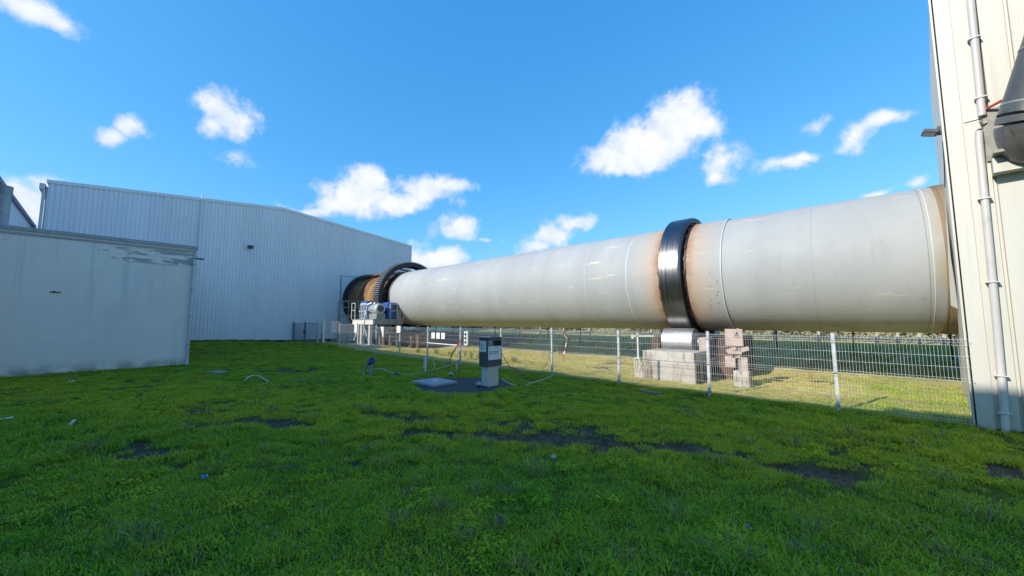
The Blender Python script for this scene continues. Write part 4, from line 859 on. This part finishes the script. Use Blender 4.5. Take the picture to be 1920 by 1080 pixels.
tr = g.n('ShaderNodeBsdfTranslucent'); g.set(tr.inputs[0], c); mx = g.n('ShaderNodeMixShader'); mx.inputs[0].default_value = .3
outn = [n for n in g.t.nodes if n.type == 'OUTPUT_MATERIAL'][0]; g.t.links.new(g.b.outputs[0], mx.inputs[1]); g.t.links.new(tr.outputs[0], mx.inputs[2]); g.t.links.new(mx.outputs[0], outn.inputs[0])
g = MG('dry_blade'); n2 = g.noise(6, 4); g.col(g.mix(n2, (.10, .085, .035), (.24, .21, .11))); g.rough(.7)
GC = bpy.data.collections.new('grass_clumps')
def clump(name, nb, rad, hmin, hmax, wd, lean, mats=('grass_blade',), dry=0.0, leafy=0):
    V = []; Fc = []; T = []; MI = []
    for k in range(nb):
        a = random.uniform(0, 6.28); r = rad * math.sqrt(random.random()); x, y = r * math.cos(a), r * math.sin(a); b_ = random.uniform(0, 6.28); h = random.uniform(hmin, hmax); ln = h * random.uniform(.2, 1) * lean
        w_ = wd * random.uniform(.6, 1.3); dx, dy = math.cos(b_), math.sin(b_); sx, sy = -dy * w_, dx * w_
        o = len(V); V += [(x - sx, y - sy, -.01), (x + sx, y + sy, -.01), (x + dx * ln * .35 + sx * .8, y + dy * ln * .35 + sy * .8, h * .6), (x + dx * ln * .35 - sx * .8, y + dy * ln * .35 - sy * .8, h * .6), (x + dx * ln, y + dy * ln, h * random.uniform(.75, 1))]
        Fc += [(o, o + 1, o + 2, o + 3), (o + 3, o + 2, o + 4)]; tv = random.random() ** 2.5; T += [tv] * 5; q = 1 if random.random() < dry else 0; MI += [q, q]
    for k in range(leafy):
        a = random.uniform(0, 6.28); r = rad * math.sqrt(random.random()); c_ = Vector((r * math.cos(a), r * math.sin(a), random.uniform(.02, .055))); s_ = random.uniform(.008, .016); nv = Vector((random.gauss(0, .35), random.gauss(0, .35), 1)).normalized(); e = nv.orthogonal().normalized(); f_ = nv.cross(e)
        o = len(V); V += [c_ + s_ * (math.cos(t) * e + math.sin(t) * f_) for t in (0, 1.05, 2.1, 3.14, 4.2, 5.25)]; Fc.append(tuple(range(o, o + 6))); T += [random.random() * .3] * 6; MI.append(0)
    me = bpy.data.meshes.new(name); me.from_pydata(V, [], Fc); me.attributes.new('tint', 'FLOAT', 'POINT').data.foreach_set('value', T)
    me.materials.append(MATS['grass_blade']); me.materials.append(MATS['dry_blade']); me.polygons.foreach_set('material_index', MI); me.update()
    o = bpy.data.objects.new(name, me); GC.objects.link(o)
names = []
for i in range(3): clump('clump_a%d' % i, 120, .15, .014, .042, .0042, 1.9, dry=.07)
for i in range(3): clump('clump_b%d' % i, 110, .14, .03, .085, .0046, 1.8, dry=.05)
for i in range(2): clump('clump_c%d' % i, 60, .13, .02, .05, .0035, 1.6, leafy=60)
clump('clump_d', 90, .13, .07, .18, .0035, 1.7, dry=.40)          # tussock
clump('clump_e', 40, .16, .010, .03, .004, 1.6, dry=.35)            # thin trodden grass
# points
def scatter(x0, x1, y0, y1, n): return np.stack([rng.uniform(x0, x1, n), rng.uniform(y0, y1, n)], 1)
A = scatter(-24, 4, -3, 12, 95000); dist = np.hypot(A[:, 0], A[:, 1])
fwd = A[:, 0] * FW[0] + A[:, 1] * FW[1]; sid = A[:, 0] * RT[0] + A[:, 1] * RT[1]
vis = (fwd > .8) & (np.abs(sid) < 1.5 * fwd + 1.2)
keepp = np.where(dist < 5, 64., np.where(dist < 9, 48., 32.)) / (95000 / (28 * 15.))
A = A[vis & (rng.random(len(A)) < keepp)]
wn_ = scatter(-13, 3, -1, 9.5, 60000); wm_ = mud(wn_[:, 0], wn_[:, 1]); WN = wn_[(wm_ > .02) & (wm_ < .85) & (rng.random(len(wm_)) < .30)]
B = scatter(-33, 3, 10.5, 23.5, 9500); Cc = scatter(-33, -24, -3, 12, 1600)
Pn = np.concatenate([A, B, Cc, WN]); X_, Y_ = Pn[:, 0], Pn[:, 1]; mdv = mud(X_, Y_); grv = gravel(X_, Y_)
padd = np.hypot(X_ - px_, Y_ - py_)
t_ = (X_ - KO.x) * e1.x + (Y_ - KO.y) * e1.y; s_ = (X_ - KO.x) * e2.x + (Y_ - KO.y) * e2.y
ok = (rng.random(len(X_)) > np.clip(mdv * 1.15, 0, .97)) & (grv < .5) & (padd > 1.42) & ~((t_ > -.02) & (s_ > -.02)) & ~((X_ < SX + .05) & (Y_ < 2.5)) & ~((X_ > -5.6) & (X_ < -3.7) & (Y_ > 12.3) & (Y_ < 19)) & (X_ > HX + .2) & ~((X_ < -22.4) & (Y_ > 11.9)) & ~((X_ < -20) & (Y_ > 14))
Pn = Pn[ok]; X_, Y_ = Pn[:, 0], Pn[:, 1]; mdv = mdv[ok]
lush = fbm(X_, Y_, .55, 77, 3)
idx = np.where(lush > .56, rng.integers(3, 6, len(X_)), rng.integers(0, 3, len(X_)))
idx = np.where((rng.random(len(X_)) < .16) & (fbm(X_, Y_, .8, 5, 2) > .5), rng.integers(6, 8, len(X_)), idx)
idx = np.where(mdv > .12, 9, idx)
tus = (rng.random(len(X_)) < .013) & (Y_ < 10) & (mdv < .2); idx = np.where(tus, 8, idx)
scl = rng.uniform(.75, 1.25, len(X_)) * np.where(Y_ > 11, .85, 1.0)
ex = [gp(*q) for q in ((865, 1017), (935, 996), (978, 1070), (893, 925), (1168, 1052), (1322, 1038), (780, 905), (830, 960), (1500, 1040), (1830, 1060), (1770, 1040))]
ex += [Vector(RP(t, -.12 - .1 * random.random(), 0)) for t in np.linspace(0, 1.6, 16)] + [Vector((px_ + 1.5 * math.cos(a), py_ + 1.5 * math.sin(a), 0)) for a in np.linspace(-2.6, .9, 26)] + [Vector((SX + .12, y, 0)) for y in np.linspace(-3, 2.4, 26)]
ei = [8] * 11 + [8, 5, 4, 8] * 4 + [3, 4, 5] * 8 + [4, 3] + [5, 4] * 13; es = [.8] * 11 + [.8] * 16 + [.9] * 26 + [1.6] * 26
X_ = np.concatenate([X_, [v.x for v in ex]]); Y_ = np.concatenate([Y_, [v.y for v in ex]]); idx = np.concatenate([idx, ei]); scl = np.concatenate([scl, es])
Zp = terrain(X_, Y_); me = bpy.data.meshes.new('grass'); me.vertices.add(len(X_)); me.vertices.foreach_set('co', np.stack([X_, Y_, Zp], 1).ravel())
me.attributes.new('pick', 'INT', 'POINT').data.foreach_set('value', idx.astype(np.int32)); me.attributes.new('size', 'FLOAT', 'POINT').data.foreach_set('value', scl.astype(np.float32))
rot = np.stack([rng.normal(0, .06, len(X_)), rng.normal(0, .06, len(X_)), rng.uniform(0, 6.28, len(X_))], 1); me.attributes.new('turn', 'FLOAT_VECTOR', 'POINT').data.foreach_set('vector', rot.ravel().astype(np.float32))
grass = bpy.data.objects.new('grass', me); C.objects.link(grass); grass['kind'] = 'stuff'; grass['label'] = 'short green lawn grass with coarse tufts around bare muddy ruts'; grass['category'] = 'grass'
ng = bpy.data.node_groups.new('grass_scatter', 'GeometryNodeTree'); ng.interface.new_socket('Geometry', in_out='INPUT', socket_type='NodeSocketGeometry'); ng.interface.new_socket('Geometry', in_out='OUTPUT', socket_type='NodeSocketGeometry')
gi = ng.nodes.new('NodeGroupInput'); go = ng.nodes.new('NodeGroupOutput'); ip = ng.nodes.new('GeometryNodeInstanceOnPoints'); ci = ng.nodes.new('GeometryNodeCollectionInfo')
ci.inputs[0].default_value = GC; ci.inputs['Separate Children'].default_value = True; ci.inputs['Reset Children'].default_value = True
def attr(nm, typ):
    n = ng.nodes.new('GeometryNodeInputNamedAttribute'); n.data_type = typ; n.inputs['Name'].default_value = nm; return n.outputs[0]
ng.links.new(gi.outputs[0], ip.inputs['Points']); ng.links.new(ci.outputs[0], ip.inputs['Instance']); ip.inputs['Pick Instance'].default_value = True
ng.links.new(attr('pick', 'INT'), ip.inputs['Instance Index']); ng.links.new(attr('turn', 'FLOAT_VECTOR'), ip.inputs['Rotation']); ng.links.new(attr('size', 'FLOAT'), ip.inputs['Scale']); ng.links.new(ip.outputs[0], go.inputs[0])
md = grass.modifiers.new('scatter', 'NODES'); md.node_group = ng
print('grass points', len(X_))
